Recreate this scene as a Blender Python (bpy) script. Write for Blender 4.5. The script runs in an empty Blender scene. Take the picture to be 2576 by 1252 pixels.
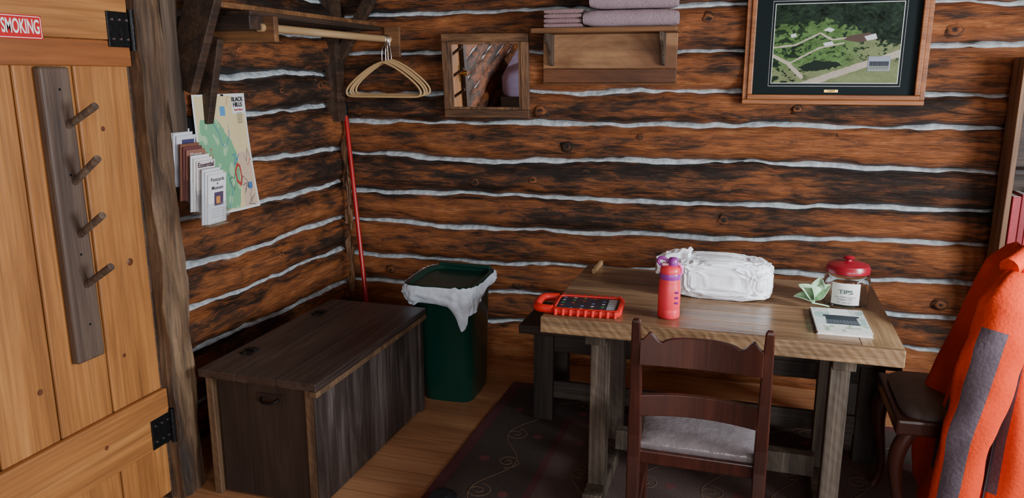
import bpy, bmesh, math, random
from mathutils import Vector, Matrix, noise
random.seed(7)
S=bpy.context.scene
# ------------------------------------------------------------------ camera model
W,H,FP=2576.,1252.,1950.
CAM=Vector((2.30,-4.0,1.55)); phi=math.radians(17.41); th=math.radians(12.69)
Fv=Vector((-math.sin(phi)*math.cos(th),math.cos(phi)*math.cos(th),-math.sin(th)))
Rv=Vector((math.cos(phi),math.sin(phi),0)); Uv=Rv.cross(Fv)
cam=bpy.data.cameras.new('camera'); co=bpy.data.objects.new('camera',cam); S.collection.objects.link(co)
cam.sensor_width=36; cam.lens=36*FP/W; cam.clip_start=.02
M=Matrix((Rv,Uv,-Fv)).transposed().to_4x4(); M.translation=CAM; co.matrix_world=M
S.camera=co
def hit(u,v,ax,val):
    """measure a world position: photo ray meeting the real plane ax=val"""
    d=Fv+Rv*((u-W/2)/FP)-Uv*((v-H/2)/FP)
    t=(val-CAM['xyz'.index(ax)])/d['xyz'.index(ax)]
    return CAM+d*t
def sr(r,g,b):
    f=lambda c:(c/255/12.92) if c/255<=.04045 else ((c/255+.055)/1.055)**2.4
    return (f(r),f(g),f(b),1)
# ------------------------------------------------------------------ materials
def newmat(n):
    m=bpy.data.materials.new(n); m.use_nodes=True
    nt=m.node_tree; b=nt.nodes['Principled BSDF']; return m,nt,b
def plain(n,col,rough=.5,metal=0,trans=0,bump=0,bscale=60,var=.12,alpha=1,coat=0,spec=.5):
    m,nt,b=newmat(n)
    tc=nt.nodes.new('ShaderNodeTexCoord'); no=nt.nodes.new('ShaderNodeTexNoise'); no.inputs['Scale'].default_value=bscale; no.inputs['Detail'].default_value=4
    nt.links.new(tc.outputs['Object'],no.inputs['Vector'])
    cr=nt.nodes.new('ShaderNodeValToRGB'); cr.color_ramp.elements[0].position=.3; cr.color_ramp.elements[1].position=.7
    cr.color_ramp.elements[0].color=tuple(c*(1-var) for c in col[:3])+(1,)
    cr.color_ramp.elements[1].color=tuple(min(1,c*(1+var)) for c in col[:3])+(1,)
    nt.links.new(no.outputs['Fac'],cr.inputs['Fac']); nt.links.new(cr.outputs['Color'],b.inputs['Base Color'])
    b.inputs['Roughness'].default_value=rough; b.inputs['Metallic'].default_value=metal
    b.inputs['Transmission Weight'].default_value=trans; b.inputs['Alpha'].default_value=alpha
    b.inputs['Coat Weight'].default_value=coat; b.inputs['Specular IOR Level'].default_value=spec
    if bump:
        bp=nt.nodes.new('ShaderNodeBump'); bp.inputs['Strength'].default_value=bump; bp.inputs['Distance'].default_value=.01
        nt.links.new(no.outputs['Fac'],bp.inputs['Height']); nt.links.new(bp.outputs['Normal'],b.inputs['Normal'])
    return m
def wood(n,cols,axis='x',stretch=12,scale=2.5,rough=.6,bump=.25,pos=(.3,.5,.7),fine=.35,saw=0):
    m,nt,b=newmat(n); N=nt.nodes.new; L=nt.links.new
    tc=N('ShaderNodeTexCoord'); mp=N('ShaderNodeMapping')
    sc=[scale*stretch/3]*3; sc['xyz'.index(axis)]=scale/2.5
    mp.inputs['Scale'].default_value=sc; L(tc.outputs['Object'],mp.inputs['Vector'])
    n1=N('ShaderNodeTexNoise'); n1.inputs['Scale'].default_value=1.6; n1.inputs['Detail'].default_value=7; n1.inputs['Roughness'].default_value=.62; n1.inputs['Distortion'].default_value=.6
    L(mp.outputs['Vector'],n1.inputs['Vector'])
    mp2=N('ShaderNodeMapping'); s2=[scale*stretch*3.2]*3; s2['xyz'.index(axis)]=scale*1.1
    mp2.inputs['Scale'].default_value=s2; L(tc.outputs['Object'],mp2.inputs['Vector'])
    n2=N('ShaderNodeTexNoise'); n2.inputs['Scale'].default_value=1.5; n2.inputs['Detail'].default_value=5; L(mp2.outputs['Vector'],n2.inputs['Vector'])
    fac=n1.outputs['Fac']
    cr=N('ShaderNodeValToRGB'); e=cr.color_ramp.elements
    e[0].position=pos[0]; e[0].color=cols[0]; e[1].position=pos[-1]; e[1].color=cols[-1]
    for p,c in list(zip(pos,cols))[1:-1]:
        k=e.new(p); k.color=c
    L(fac,cr.inputs['Fac'])
    mr=N('ShaderNodeMapRange'); mr.inputs['From Min'].default_value=.3; mr.inputs['From Max'].default_value=.7
    mr.inputs['To Min'].default_value=1-fine; mr.inputs['To Max'].default_value=1+fine*.6
    L(n2.outputs['Fac'],mr.inputs['Value'])
    vm=N('ShaderNodeVectorMath'); vm.operation='SCALE'; L(cr.outputs['Color'],vm.inputs[0]); L(mr.outputs['Result'],vm.inputs['Scale'])
    L(vm.outputs['Vector'],b.inputs['Base Color'])
    b.inputs['Roughness'].default_value=rough
    h=N('ShaderNodeMath'); h.operation='MULTIPLY_ADD'; L(n2.outputs['Fac'],h.inputs[0]); h.inputs[1].default_value=.4; L(n1.outputs['Fac'],h.inputs[2])
    ho=h.outputs[0]
    if saw:
        wv=N('ShaderNodeTexWave'); wv.wave_type='BANDS'; wv.bands_direction='DIAGONAL'; wv.inputs['Scale'].default_value=saw; wv.inputs['Distortion'].default_value=5; wv.inputs['Detail'].default_value=3
        L(tc.outputs['Object'],wv.inputs['Vector'])
        h2=N('ShaderNodeMath'); h2.operation='MULTIPLY_ADD'; L(wv.outputs['Fac'],h2.inputs[0]); h2.inputs[1].default_value=.10; L(ho,h2.inputs[2]); ho=h2.outputs[0]
    bp=N('ShaderNodeBump'); bp.inputs['Strength'].default_value=bump; bp.inputs['Distance'].default_value=.012
    L(ho,bp.inputs['Height']); L(bp.outputs['Normal'],b.inputs['Normal'])
    return m
def logmat(n,axis):
    m,nt,b=newmat(n); N=nt.nodes.new; L=nt.links.new
    tc=N('ShaderNodeTexCoord'); i=('xyz').index(axis)
    def ns(across,along,detail,rough,dist=0.):
        mp=N('ShaderNodeMapping'); s=[across]*3; s[i]=along; mp.inputs['Scale'].default_value=s; L(tc.outputs['Object'],mp.inputs['Vector'])
        q=N('ShaderNodeTexNoise'); q.inputs['Scale'].default_value=1; q.inputs['Detail'].default_value=detail; q.inputs['Roughness'].default_value=rough; q.inputs['Distortion'].default_value=dist
        L(mp.outputs['Vector'],q.inputs['Vector']); return q.outputs['Fac']
    A=ns(7,1.5,4,.55,.3); B=ns(32,6,9,.72,.5); C=ns(170,8,5,.6)
    def mad(x,k,y):
        q=N('ShaderNodeMath'); q.operation='MULTIPLY_ADD'; L(x,q.inputs[0]); q.inputs[1].default_value=k
        if isinstance(y,float): q.inputs[2].default_value=y
        else: L(y,q.inputs[2])
        return q.outputs[0]
    at=N('ShaderNodeAttribute'); at.attribute_name='lv'
    f=mad(A,.62,mad(B,.70,mad(at.outputs['Fac'],1.,-.14)))
    cr=N('ShaderNodeValToRGB'); e=cr.color_ramp.elements
    e[0].position=.38; e[0].color=sr(38,27,21); e[1].position=.82; e[1].color=sr(204,142,92)
    for p,c in((.46,sr(66,44,31)),(.505,sr(106,64,39)),(.565,sr(144,84,46)),(.66,sr(172,102,56))): k=e.new(p); k.color=c
    L(f,cr.inputs['Fac'])
    mr=N('ShaderNodeMapRange'); mr.inputs['From Min'].default_value=.3; mr.inputs['From Max'].default_value=.7; mr.inputs['To Min'].default_value=.5; mr.inputs['To Max'].default_value=1.3
    L(C,mr.inputs['Value'])
    vm=N('ShaderNodeVectorMath'); vm.operation='SCALE'; L(cr.outputs['Color'],vm.inputs[0]); L(mr.outputs['Result'],vm.inputs['Scale']); L(vm.outputs['Vector'],b.inputs['Base Color'])
    b.inputs['Roughness'].default_value=.5; b.inputs['Specular IOR Level'].default_value=.45
    hh=mad(C,.35,mad(B,1.,mad(f,-.5,0.)))
    bp=N('ShaderNodeBump'); bp.inputs['Strength'].default_value=1.; bp.inputs['Distance'].default_value=.017
    L(hh,bp.inputs['Height']); L(bp.outputs['Normal'],b.inputs['Normal'])
    return m
def paintmat(n,rough=.5,spec=.3):
    m,nt,b=newmat(n); at=nt.nodes.new('ShaderNodeAttribute'); at.attribute_name='Col'
    nt.links.new(at.outputs['Color'],b.inputs['Base Color']); b.inputs['Roughness'].default_value=rough
    b.inputs['Specular IOR Level'].default_value=spec
    return m
LOGX=logmat('log_wood_x','x'); LOGY=logmat('log_wood_y','y')
CHINK=plain('chinking_mortar',sr(186,194,198),.9,bump=.6,bscale=30,var=.35)
PINE=wood('door_pine',[sr(134,84,40),sr(166,108,54),sr(186,128,70)],'z',10,1.6,.55,.3,(.3,.5,.7),fine=.28)
PINEH=wood('door_pine_h',[sr(130,80,38),sr(164,106,54),sr(184,126,68)],'y',10,1.6,.55,.3,(.3,.5,.7),fine=.3)
RED_PINE=wood('door_pine_red',[sr(108,60,26),sr(138,80,38),sr(156,94,48)],'y',10,1.6,.5,.2,(.3,.5,.7),fine=.24)
GREYW=wood('weathered_wood_z',[sr(48,37,30),sr(84,66,52),sr(118,98,80)],'z',12,2,.75,.6,(.3,.5,.72),fine=.4)
POSTW=wood('post_wood',[sr(38,28,21),sr(88,64,44),sr(142,114,84)],'z',8,2,.7,.7,(.34,.5,.72),fine=.5)
RACKW=wood('rack_wood',[sr(60,46,38),sr(84,66,54),sr(106,86,72)],'z',12,2,.6,.3,(.3,.5,.7),fine=.2)
DARKW=wood('dark_wood_x',[sr(32,22,17),sr(54,37,27),sr(82,60,43)],'x',12,2,.6,.4,(.3,.5,.75),fine=.35)
DARKWY=wood('dark_wood_y',[sr(36,26,20),sr(62,43,31),sr(90,66,48)],'y',12,2,.6,.4,(.3,.5,.75),fine=.35)
CHY=wood('chest_top_wood',[sr(40,31,29),sr(60,49,45),sr(82,70,64)],'y',12,2,.33,.35,(.3,.5,.75),fine=.4)
CHZ=wood('chest_side_wood',[sr(32,25,23),sr(56,46,42),sr(104,94,90)],'z',9,2,.5,.35,(.3,.5,.74),fine=.45)
CHD=wood('chest_end_wood',[sr(32,23,20),sr(45,34,29),sr(60,47,41)],'z',9,2,.55,.2,(.3,.5,.78),fine=.25)
CHE=wood('chest_edge_wood',[sr(60,43,30),sr(96,72,50),sr(130,103,74)],'z',9,2,.6,.5,(.3,.5,.78),fine=.35,saw=14)
TABT=wood('table_top_wood',[sr(96,72,50),sr(138,108,78),sr(168,136,102)],'x',11,2,.26,.3,(.3,.5,.72),fine=.35)
TABE=wood('table_edge_wood',[sr(86,66,44),sr(136,106,74),sr(170,138,100)],'x',11,2,.6,.6,(.3,.5,.72),fine=.35,saw=18)
TABL=wood('table_leg_wood',[sr(56,46,38),sr(86,74,62),sr(118,104,88)],'z',11,2,.65,.5,(.3,.5,.72),fine=.35,saw=12)
CHAIRW=wood('chair_mahogany',[sr(44,20,16),sr(62,30,22),sr(84,42,30)],'z',8,2,.32,.1,(.3,.5,.72),fine=.2)
FRAMEW=wood('oak_frame',[sr(124,70,34),sr(160,96,50),sr(180,114,64)],'x',14,2.5,.4,.25,(.3,.5,.7),fine=.3)
MIRW=wood('mirror_frame_wood',[sr(64,42,27),sr(110,74,46),sr(140,100,64)],'z',10,2.5,.6,.6,(.3,.5,.7),fine=.4)
SHW=wood('shelf_wood',[sr(78,50,30),sr(118,78,46),sr(146,102,62)],'x',10,2,.6,.4,(.3,.5,.7),fine=.3)
BOOKW=wood('bookshelf_wood',[sr(96,66,46),sr(138,102,72),sr(168,130,94)],'z',12,2,.6,.3,(.3,.5,.7),fine=.3)
DOWEL=wood('dowel_wood',[sr(150,116,78),sr(180,146,104),sr(198,166,124)],'y',10,2,.5,.1,(.3,.5,.7),fine=.15)
BLACK=plain('black_iron',sr(24,24,26),.45,.6,bump=.3)
CHROME=plain('chrome',sr(210,212,215),.15,1,var=.02)
BRASS=plain('brass',sr(205,165,85),.3,1,var=.05)
WHITE=plain('white_paper',sr(236,236,234),.7,var=.02)
# ------------------------------------------------------------------ mesh helpers
def empty(n):
    e=bpy.data.objects.new(n,None); S.collection.objects.link(e); e.empty_display_size=.1; return e
def mk(n,vs,fs,mat,par=None,smooth=False,bev=0,sub=0,attr=None,mats=None,midx=None,seg=2):
    me=bpy.data.meshes.new(n); me.from_pydata([tuple(v) for v in vs],[],fs); me.update()
    for m in (mats or [mat]): me.materials.append(m)
    if midx:
        for p,i in zip(me.polygons,midx): p.material_index=i
    if attr is not None:
        if isinstance(attr[0],float):
            a=me.attributes.new('lv','FLOAT','POINT'); a.data.foreach_set('value',attr)
        else:
            a=me.attributes.new('Col','FLOAT_COLOR','POINT'); a.data.foreach_set('color',[c for k in attr for c in k])
    o=bpy.data.objects.new(n,me); S.collection.objects.link(o)
    if smooth:
        for p in me.polygons: p.use_smooth=True
    if bev:
        b=o.modifiers.new('b','BEVEL'); b.width=bev; b.segments=seg; b.limit_method='ANGLE'
    if par: o.parent=par
    return o
BF=[(0,3,2,1),(4,5,6,7),(0,1,5,4),(1,2,6,5),(2,3,7,6),(3,0,4,7)]
def box(n,x0,x1,y0,y1,z0,z1,mat,par=None,bev=.003,rot=None,piv=None):
    vs=[Vector(p) for p in((x0,y0,z0),(x1,y0,z0),(x1,y1,z0),(x0,y1,z0),(x0,y0,z1),(x1,y0,z1),(x1,y1,z1),(x0,y1,z1))]
    if rot is not None:
        c=piv if piv is not None else sum(vs,Vector())/8
        vs=[c+rot@(v-c) for v in vs]
    return mk(n,vs,BF,mat,par,bev=bev)
def beam(n,p0,p1,w,d,mat,par=None,up=Vector((0,1,0)),bev=.004):
    p0=Vector(p0);p1=Vector(p1); a=(p1-p0).normalized(); s=a.cross(up).normalized()*w/2; u=s.cross(a).normalized()*d/2
    vs=[p0-s-u,p0+s-u,p0+s+u,p0-s+u,p1-s-u,p1+s-u,p1+s+u,p1-s+u]
    return mk(n,vs,BF,mat,par,bev=bev)
def fixn(o):
    bm=bmesh.new(); bm.from_mesh(o.data); bmesh.ops.recalc_face_normals(bm,faces=bm.faces); bm.to_mesh(o.data); bm.free()
def prism(n,pts,off,mat,par=None,bev=.003):
    k=len(pts); off=Vector(off); vs=[Vector(p) for p in pts]+[Vector(p)+off for p in pts]
    fs=[tuple(range(k)),tuple(reversed(range(k,2*k)))]+[(i,i+k,(i+1)%k+k,(i+1)%k) for i in range(k)]
    o=mk(n,vs,fs,mat,par,bev=bev); fixn(o); return o
def loft(n,rings,mat,par=None,smooth=True,cap=True,bev=0,mats=None,mfun=None):
    k=len(rings[0]); vs=[p for r in rings for p in r]; fs=[];mi=[]
    for j in range(len(rings)-1):
        for i in range(k):
            fs.append((j*k+i,j*k+(i+1)%k,(j+1)*k+(i+1)%k,(j+1)*k+i)); mi.append(mfun(j,i) if mfun else 0)
    if cap:
        fs.append(tuple(reversed(range(k)))); mi.append(mfun(0,0) if mfun else 0)
        fs.append(tuple(range((len(rings)-1)*k,len(rings)*k))); mi.append(mfun(len(rings)-2,0) if mfun else 0)
    o=mk(n,vs,fs,mat,par,smooth,bev,mats=mats,midx=mi); fixn(o)
    if smooth:
        m=o.modifiers.new('e','EDGE_SPLIT'); m.split_angle=math.radians(50)
    return o
def cyl(n,p0,p1,r0,r1=None,mat=None,par=None,seg=20):
    if r1 is None: r1=r0
    p0=Vector(p0);p1=Vector(p1);a=(p1-p0).normalized(); t=Vector((0,0,1)) if abs(a.z)<.9 else Vector((1,0,0))
    s=a.cross(t).normalized(); u=s.cross(a)
    R=lambda p,r:[p+(s*math.cos(i*2*math.pi/seg)+u*math.sin(i*2*math.pi/seg))*r for i in range(seg)]
    return loft(n,[R(p0,r0),R(p1,r1)],mat,par)
def lathe(n,c,prof,mat,par=None,seg=40,cap=True,zs=1.):
    c=Vector(c)
    return loft(n,[[c+Vector((r*math.cos(i*2*math.pi/seg),r*math.sin(i*2*math.pi/seg),z*zs)) for i in range(seg)] for r,z in prof],mat,par,cap=cap)
def tube(n,pts,r,mat,par=None,cyc=False,radii=None,res=4,smoothc=True):
    cu=bpy.data.curves.new(n,'CURVE'); cu.dimensions='3D'; cu.bevel_depth=r; cu.bevel_resolution=res; cu.use_fill_caps=True
    lists=pts if isinstance(pts[0],list) else [pts]
    for P in lists:
        sp=cu.splines.new('NURBS' if smoothc else 'POLY'); sp.points.add(len(P)-1)
        if smoothc: sp.order_u=4 if len(P)>3 else len(P); sp.use_endpoint_u=True
        for i,p in enumerate(P):
            sp.points[i].co=(p[0],p[1],p[2],1); sp.points[i].radius=radii[i] if radii else 1
        sp.use_cyclic_u=cyc
    cu.materials.append(mat); o=bpy.data.objects.new(n,cu); S.collection.objects.link(o)
    if par:o.parent=par
    return o
FACE_Y=Matrix(((1,0,0),(0,0,-1),(0,1,0)))
FACE_X=Matrix(((0,0,1),(1,0,0),(0,1,0)))
def txt(n,body,loc,size,mat,par=None,rot=FACE_Y,bold=.0,sx=1,align='CENTER'):
    cu=bpy.data.curves.new(n,'FONT'); cu.body=body; cu.size=size; cu.extrude=.0002; cu.offset=bold; cu.align_x=align; cu.align_y='CENTER'
    cu.materials.append(mat); o=bpy.data.objects.new(n,cu); S.collection.objects.link(o)
    m=(rot@Matrix.Diagonal((sx,1,1))).to_4x4(); m.translation=Vector(loc); o.matrix_world=m
    if par:o.parent=par
    return o
def sheet(n,surf,nu,nv,col,mat,par=None):
    vs=[];cs=[]
    for j in range(nv+1):
        for i in range(nu+1):
            u=i/nu;v=j/nv; vs.append(surf(u,v)); cs.append(col(u,v))
    fs=[(j*(nu+1)+i,j*(nu+1)+i+1,(j+1)*(nu+1)+i+1,(j+1)*(nu+1)+i) for j in range(nv) for i in range(nu)]
    return mk(n,vs,fs,mat,par,attr=cs,smooth=True)
def inpoly(x,y,P):
    r=False;j=len(P)-1
    for i in range(len(P)):
        if (P[i][1]>y)!=(P[j][1]>y) and x<(P[j][0]-P[i][0])*(y-P[i][1])/(P[j][1]-P[i][1])+P[i][0]: r=not r
        j=i
    return r
def dline(x,y,P):
    b=9
    for (x0,y0),(x1,y1) in zip(P,P[1:]):
        dx,dy=x1-x0,y1-y0; t=max(0,min(1,((x-x0)*dx+(y-y0)*dy)/(dx*dx+dy*dy+1e-12)))
        b=min(b,math.hypot(x-x0-t*dx,y-y0-t*dy))
    return b
def nz(x,y=0,z=0): return noise.noise(Vector((x,y,z)))
def interp(P,x):
    if x<=P[0][0]: (a,b),(c,d)=P[0],P[1]
    elif x>=P[-1][0]: (a,b),(c,d)=P[-2],P[-1]
    else:
        for (a,b),(c,d) in zip(P,P[1:]):
            if a<=x<=c: break
    return b+(d-b)*(x-a)/(c-a)
# ------------------------------------------------------------------ log walls
def logwall(name,joints,a0,a1,place,mat,seed,bulge=.09,gap=.0075,knots=26,tints=None,step=.016):
    rnd=random.Random(seed); vs=[];fs=[];mi=[];lv=[]
    na=int((a1-a0)/step); NV=18
    def jz(k,a): return joints[k](a)+nz(a*1.5,k*7.3+seed)*.018+nz(a*5,k*3.1+seed)*.012+nz(a*13,k*4.1+seed)*.005
    for k in range(len(joints)-1):
        b=len(vs); tint=(tints[k] if tints else rnd.uniform(-.06,.08))
        for i in range(na+1):
            a=a0+(a1-a0)*i/na
            zl=jz(k,a)+gap*(.9+1.7*nz(a*3.3,k*2.2,seed)+.8*nz(a*12,k,seed)); zh=jz(k+1,a)-gap*(.9+1.6*nz(a*3.1,k*2.9,seed+3)+.8*nz(a*11,k,seed+4))
            bl=bulge*(1+.22*nz(a*1.1,k*5+seed,3))
            for j in range(NV+1):
                v=j/NV; s=max(0,math.sin(math.pi*v))**.7
                n1=nz(a*4,v*3+k*9,seed)*.010+nz(a*14,v*9+k*9,seed+5)*.0035+nz(a*3,v*14+k*5,seed+9)*.005
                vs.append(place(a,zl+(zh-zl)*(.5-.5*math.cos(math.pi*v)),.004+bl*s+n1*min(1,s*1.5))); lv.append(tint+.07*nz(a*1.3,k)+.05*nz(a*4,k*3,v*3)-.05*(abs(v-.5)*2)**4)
        for i in range(na):
            for j in range(NV):
                q=b+i*(NV+1)+j; fs.append((q,q+NV+1,q+NV+2,q+1)); mi.append(0)
    for k in range(len(joints)):
        b=len(vs)
        for i in range(na+1):
            a=a0+(a1-a0)*i/na; z=jz(k,a); g=gap*(1.15+1.1*nz(a*3,k*11,seed)+.6*nz(a*15,k*11,seed)); g=max(g,.0012)
            for dz,out in((g*1.7,.012),(g*.9,.028),(-g*.3,.042),(-g*1.3,.046),(-g*2.4,.028)):
                vs.append(place(a,z+dz,out+.005*nz(a*20,dz*80,k))); lv.append(0.)
        for i in range(na):
            for j in range(4):
                q=b+i*5+j; fs.append((q,q+5,q+6,q+1)); mi.append(1)
    for q in range(knots):
        k=rnd.randrange(len(joints)-1); a=rnd.uniform(a0+.1,a1-.1); v=rnd.uniform(.3,.7)
        zl,zh=jz(k,a),jz(k+1,a); r=rnd.uniform(.009,.019); zc=zl+(zh-zl)*v; oc=bulge*math.sin(math.pi*v)**.7
        b=len(vs); sg=14
        for ro,ou,t_ in((2.1,-.010,.0),(1.35,.003,-.06),(1,.012,.05),(.6,.012,-.02),(.2,.007,-.14)):
            for i in range(sg):
                an=i*2*math.pi/sg; w=1+.3*nz(i*.6,q,k)
                vs.append(place(a+r*1.3*ro*w*math.cos(an),zc+r*ro*w*math.sin(an),oc+ou)); lv.append(t_)
        for j in range(4):
            for i in range(sg): fs.append((b+j*sg+i,b+j*sg+(i+1)%sg,b+(j+1)*sg+(i+1)%sg,b+(j+1)*sg+i)); mi.append(0)
        fs.append(tuple(b+4*sg+i for i in range(sg))); mi.append(0)
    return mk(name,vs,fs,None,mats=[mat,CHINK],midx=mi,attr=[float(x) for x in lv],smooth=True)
def jpts(px,ax,val,key):
    P=sorted(((hit(u,v,ax,val)[key],hit(u,v,ax,val).z) for u,v in px)); return lambda a:interp(P,a)
bj=[[(900,38),(1300,26),(1780,10),(2480,4)],[(900,135),(1780,123),(2460,112)],[(900,236),(1600,230),(2420,236)],
    [(900,308),(1560,312),(2500,321)],[(900,382),(1200,403),(1780,402),(2500,432)],[(900,478),(1560,503),(2490,526)],
    [(900,552),(1600,588),(2480,614)],[(900,640),(1600,674),(2430,712)],[(930,706),(1300,735),(2430,800)],[(1210,803),(2400,882)]]
J=[jpts(p,'y',-.045,0) for p in bj][::-1]
J=[lambda a:-.03]+J+[lambda a:2.02,lambda a:2.2,lambda a:2.38]
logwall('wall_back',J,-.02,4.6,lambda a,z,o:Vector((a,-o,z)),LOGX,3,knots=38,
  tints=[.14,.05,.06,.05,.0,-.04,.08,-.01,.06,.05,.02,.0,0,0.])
lj=[[(800,185),(510,185)],[(810,262),(640,285)],[(830,375),(610,405)],[(845,455),(600,515)],[(850,550),(445,680)],[(850,625),(460,785)],[(860,710),(470,885)]]
JL=[jpts(p,'x',.045,1) for p in lj][::-1]
JL=[lambda a:-.03,lambda a:.15]+JL+[lambda a:1.75,lambda a:1.93,lambda a:2.11,lambda a:2.3]
logwall('wall_left',JL,-1.9,.0,lambda a,z,o:Vector((o,a,z)),LOGY,11,knots=8,tints=[0,.01,.03,.01,.01,-.01,-.01,-.03,-.05,-.07,-.07,-.07])
YF=-7.6
JM=[(lambda q:(lambda a:-.03+q*.185))(q) for q in range(14)]
logwall('wall_left.001',JM,YF,-2.86,lambda a,z,o:Vector((.12+o,a,z)),LOGY,21,knots=8,step=.03)
WB=plain('wall_backing',sr(70,52,38),.9)
box('wall_exterior_back',-.3,4.7,.0,.12,-.05,2.42,WB,bev=0)
box('wall_exterior_left',-.25,0,YF,0,-.05,2.42,WB,bev=0)
RIGHTX=4.6
LINER=wood('wall_panel_wood',[sr(70,46,30),sr(102,68,45),sr(132,92,62)],'x',8,2,.6,.3,(.3,.5,.7))
e=empty('wall_right')
for nme,a in(('low',(YF,0,-.05,.95)),('high',(YF,0,1.95,2.42)),('near',(-4.6,-3.0,.95,1.95)),('rear',(YF,-6.0,.95,1.95)),('far',(-1.5,0,.95,1.95))):
    box(nme,RIGHTX,RIGHTX+.12,a[0],a[1],a[2],a[3],LINER,e,0)
e=empty('wall_front')
for nme,a in(('low',(-.2,4.6,-.05,.9)),('high',(-.2,4.6,2.05,2.42)),('near',(-.2,2.0,.9,2.05)),('far',(4.2,4.6,.9,2.05))):
    box(nme,a[0],a[1],YF-.12,YF,a[2],a[3],LINER,e,0)
def winr(n,y0,y1):
    e=empty(n); ym=(y0+y1)/2
    for i,f in enumerate([(4.6,4.66,y0,y0+.06,.95,1.95),(4.6,4.66,y1-.06,y1,.95,1.95),(4.6,4.66,ym-.02,ym+.02,1.01,1.89),(4.6,4.66,y0+.06,y1-.06,.95,1.01),(4.6,4.66,y0+.06,y1-.06,1.89,1.95)]):
        box('sash_%d'%i,*f,BOOKW,e,.003)
winr('window_1',-3.0,-1.5); winr('added_window',-6.0,-4.6)  # the rear one of the two is added to light the logs the mirror reflects
e=empty('window_3')
for i,f in enumerate([(2.0,2.06,YF-.06,YF,.9,2.05),(4.14,4.2,YF-.06,YF,.9,2.05),(3.08,3.12,YF-.06,YF,.96,1.99),(2.06,4.14,YF-.06,YF,.9,.96),(2.06,4.14,YF-.06,YF,1.99,2.05)]):
    box('sash_%d'%i,*f,BOOKW,e,.003)
box('ceiling',-.3,4.75,YF-.2,.12,2.42,2.5,LINER,bev=0)
FL=wood('laminate_floor',[sr(152,102,70),sr(188,134,94),sr(208,158,114)],'x',9,1.7,.34,.06,(.3,.5,.72),fine=.15)
nt=FL.node_tree; N=nt.nodes.new; b=nt.nodes['Principled BSDF']
tc=N('ShaderNodeTexCoord'); br=N('ShaderNodeTexBrick'); br.inputs['Scale'].default_value=1; br.inputs['Brick Width'].default_value=1.2; br.inputs['Row Height'].default_value=.095
br.inputs['Mortar Size'].default_value=.0012; br.inputs['Color1'].default_value=(1,1,1,1); br.inputs['Color2'].default_value=(.76,.72,.68,1); br.inputs['Mortar'].default_value=(.3,.25,.22,1)
nt.links.new(tc.outputs['Object'],br.inputs['Vector'])
mx=N('ShaderNodeVectorMath'); mx.operation='MULTIPLY'; src=b.inputs['Base Color'].links[0].from_socket
nt.links.new(src,mx.inputs[0]); nt.links.new(br.outputs['Color'],mx.inputs[1]); nt.links.new(mx.outputs['Vector'],b.inputs['Base Color'])
box('floor',-.3,4.75,YF-.2,.12,-.06,0,FL,bev=0)
# ------------------------------------------------------------------ door on the left + frame
DX=.30
e=empty('door_1')
for i,(a,c) in enumerate(((-2.087,-1.87),(-2.295,-2.093),(-2.5,-2.301),(-2.74,-2.506))):
    box('plank_%d'%i,DX-.035,DX,a,c,.03,1.98,PINE,e,.006)
box('backing',DX-.05,DX-.035,-2.74,-1.87,.03,1.98,DARKW,e,0)
box('upper_ledger',DX,DX+.022,-2.74,-1.872,1.575,1.655,RED_PINE,e,.004)
box('top_ledger',DX,DX+.024,-2.74,-1.872,1.657,1.86,PINEH,e,.004)
box('lower_ledger',DX,DX+.024,-2.74,-1.868,.24,.445,PINEH,e,.006)
for j,zc in enumerate((1.69,.30)):
    box('hinge_leaf_%d'%j,DX+.024,DX+.029,-1.965,-1.875,zc-.055,zc+.055,BLACK,e,.004)
    cyl('hinge_barrel_%d'%j,(DX+.032,-1.868,zc-.065),(DX+.032,-1.868,zc+.065),.009,.009,BLACK,e)
    for q in range(6):
        yy=-1.945+.03*(q%3); zz=zc-.03+.06*(q//3)
        cyl('screw_%d_%d'%(j,q),(DX+.028,yy,zz),(DX+.0315,yy,zz),.005,.004,CHROME,e,10)
KN=plain('pine_knot',sr(96,54,28),.5,var=.3)
for q,(yy,zz,rr_) in enumerate(((-1.95,.93,.014),(-2.2,1.12,.010),(-2.35,.62,.011),(-2.0,1.38,.009),(-2.4,1.42,.013),(-2.02,.62,.008),(-2.16,.35,.009))):
    cyl('knot_%d'%q,(DX-.001,yy,zz),(DX+(.0006 if not .24<zz<.445 else .0246),yy,zz),rr_,rr_*.9,KN,e,14)
box('door_knob_plate',DX,DX+.004,-2.71,-2.66,.92,1.06,BRASS,e,.002)
cyl('door_knob_stem',(DX,-2.685,.99),(DX+.04,-2.685,.99),.01,.01,BRASS,e)
cyl('door_knob',(DX+.04,-2.685,.99),(DX+.07,-2.685,.99),.026,.02,BRASS,e)
e=empty('trim_1')
def roughpost(n,x0,x1,y0,y1,z0,z1,mat,par,amp=.006,seed=0,step=.04):
    rings=[]; nzs=int((z1-z0)/step); per=[]
    for t in range(6): per.append((x0+(x1-x0)*t/6,y0))
    for t in range(6): per.append((x1,y0+(y1-y0)*t/6))
    for t in range(6): per.append((x1-(x1-x0)*t/6,y1))
    for t in range(6): per.append((x0,y1-(y1-y0)*t/6))
    for k in range(nzs+1):
        z=z0+(z1-z0)*k/nzs
        rings.append([Vector((x+amp*nz(z*5,i*.8,seed)+amp*.5*nz(z*18,i*2,seed),y+amp*nz(z*5,i*.8,seed+7)+amp*.5*nz(z*17,i*2,seed+3),z)) for i,(x,y) in enumerate(per)])
    return loft(n,rings,mat,par)
roughpost('door_post',.14,.345,-1.862,-1.745,0,2.41,POSTW,e,.012,1,.025)
box('jamb_strip',.2,.30,-1.872,-1.862,0,2.41,DARKWY,e,.002)
box('header',.1,.34,-2.86,-1.87,2.0,2.41,DARKWY,e,.004)
box('far_jamb',.1,.34,-2.86,-2.745,0,2.0,DARKWY,e,.004)
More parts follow.
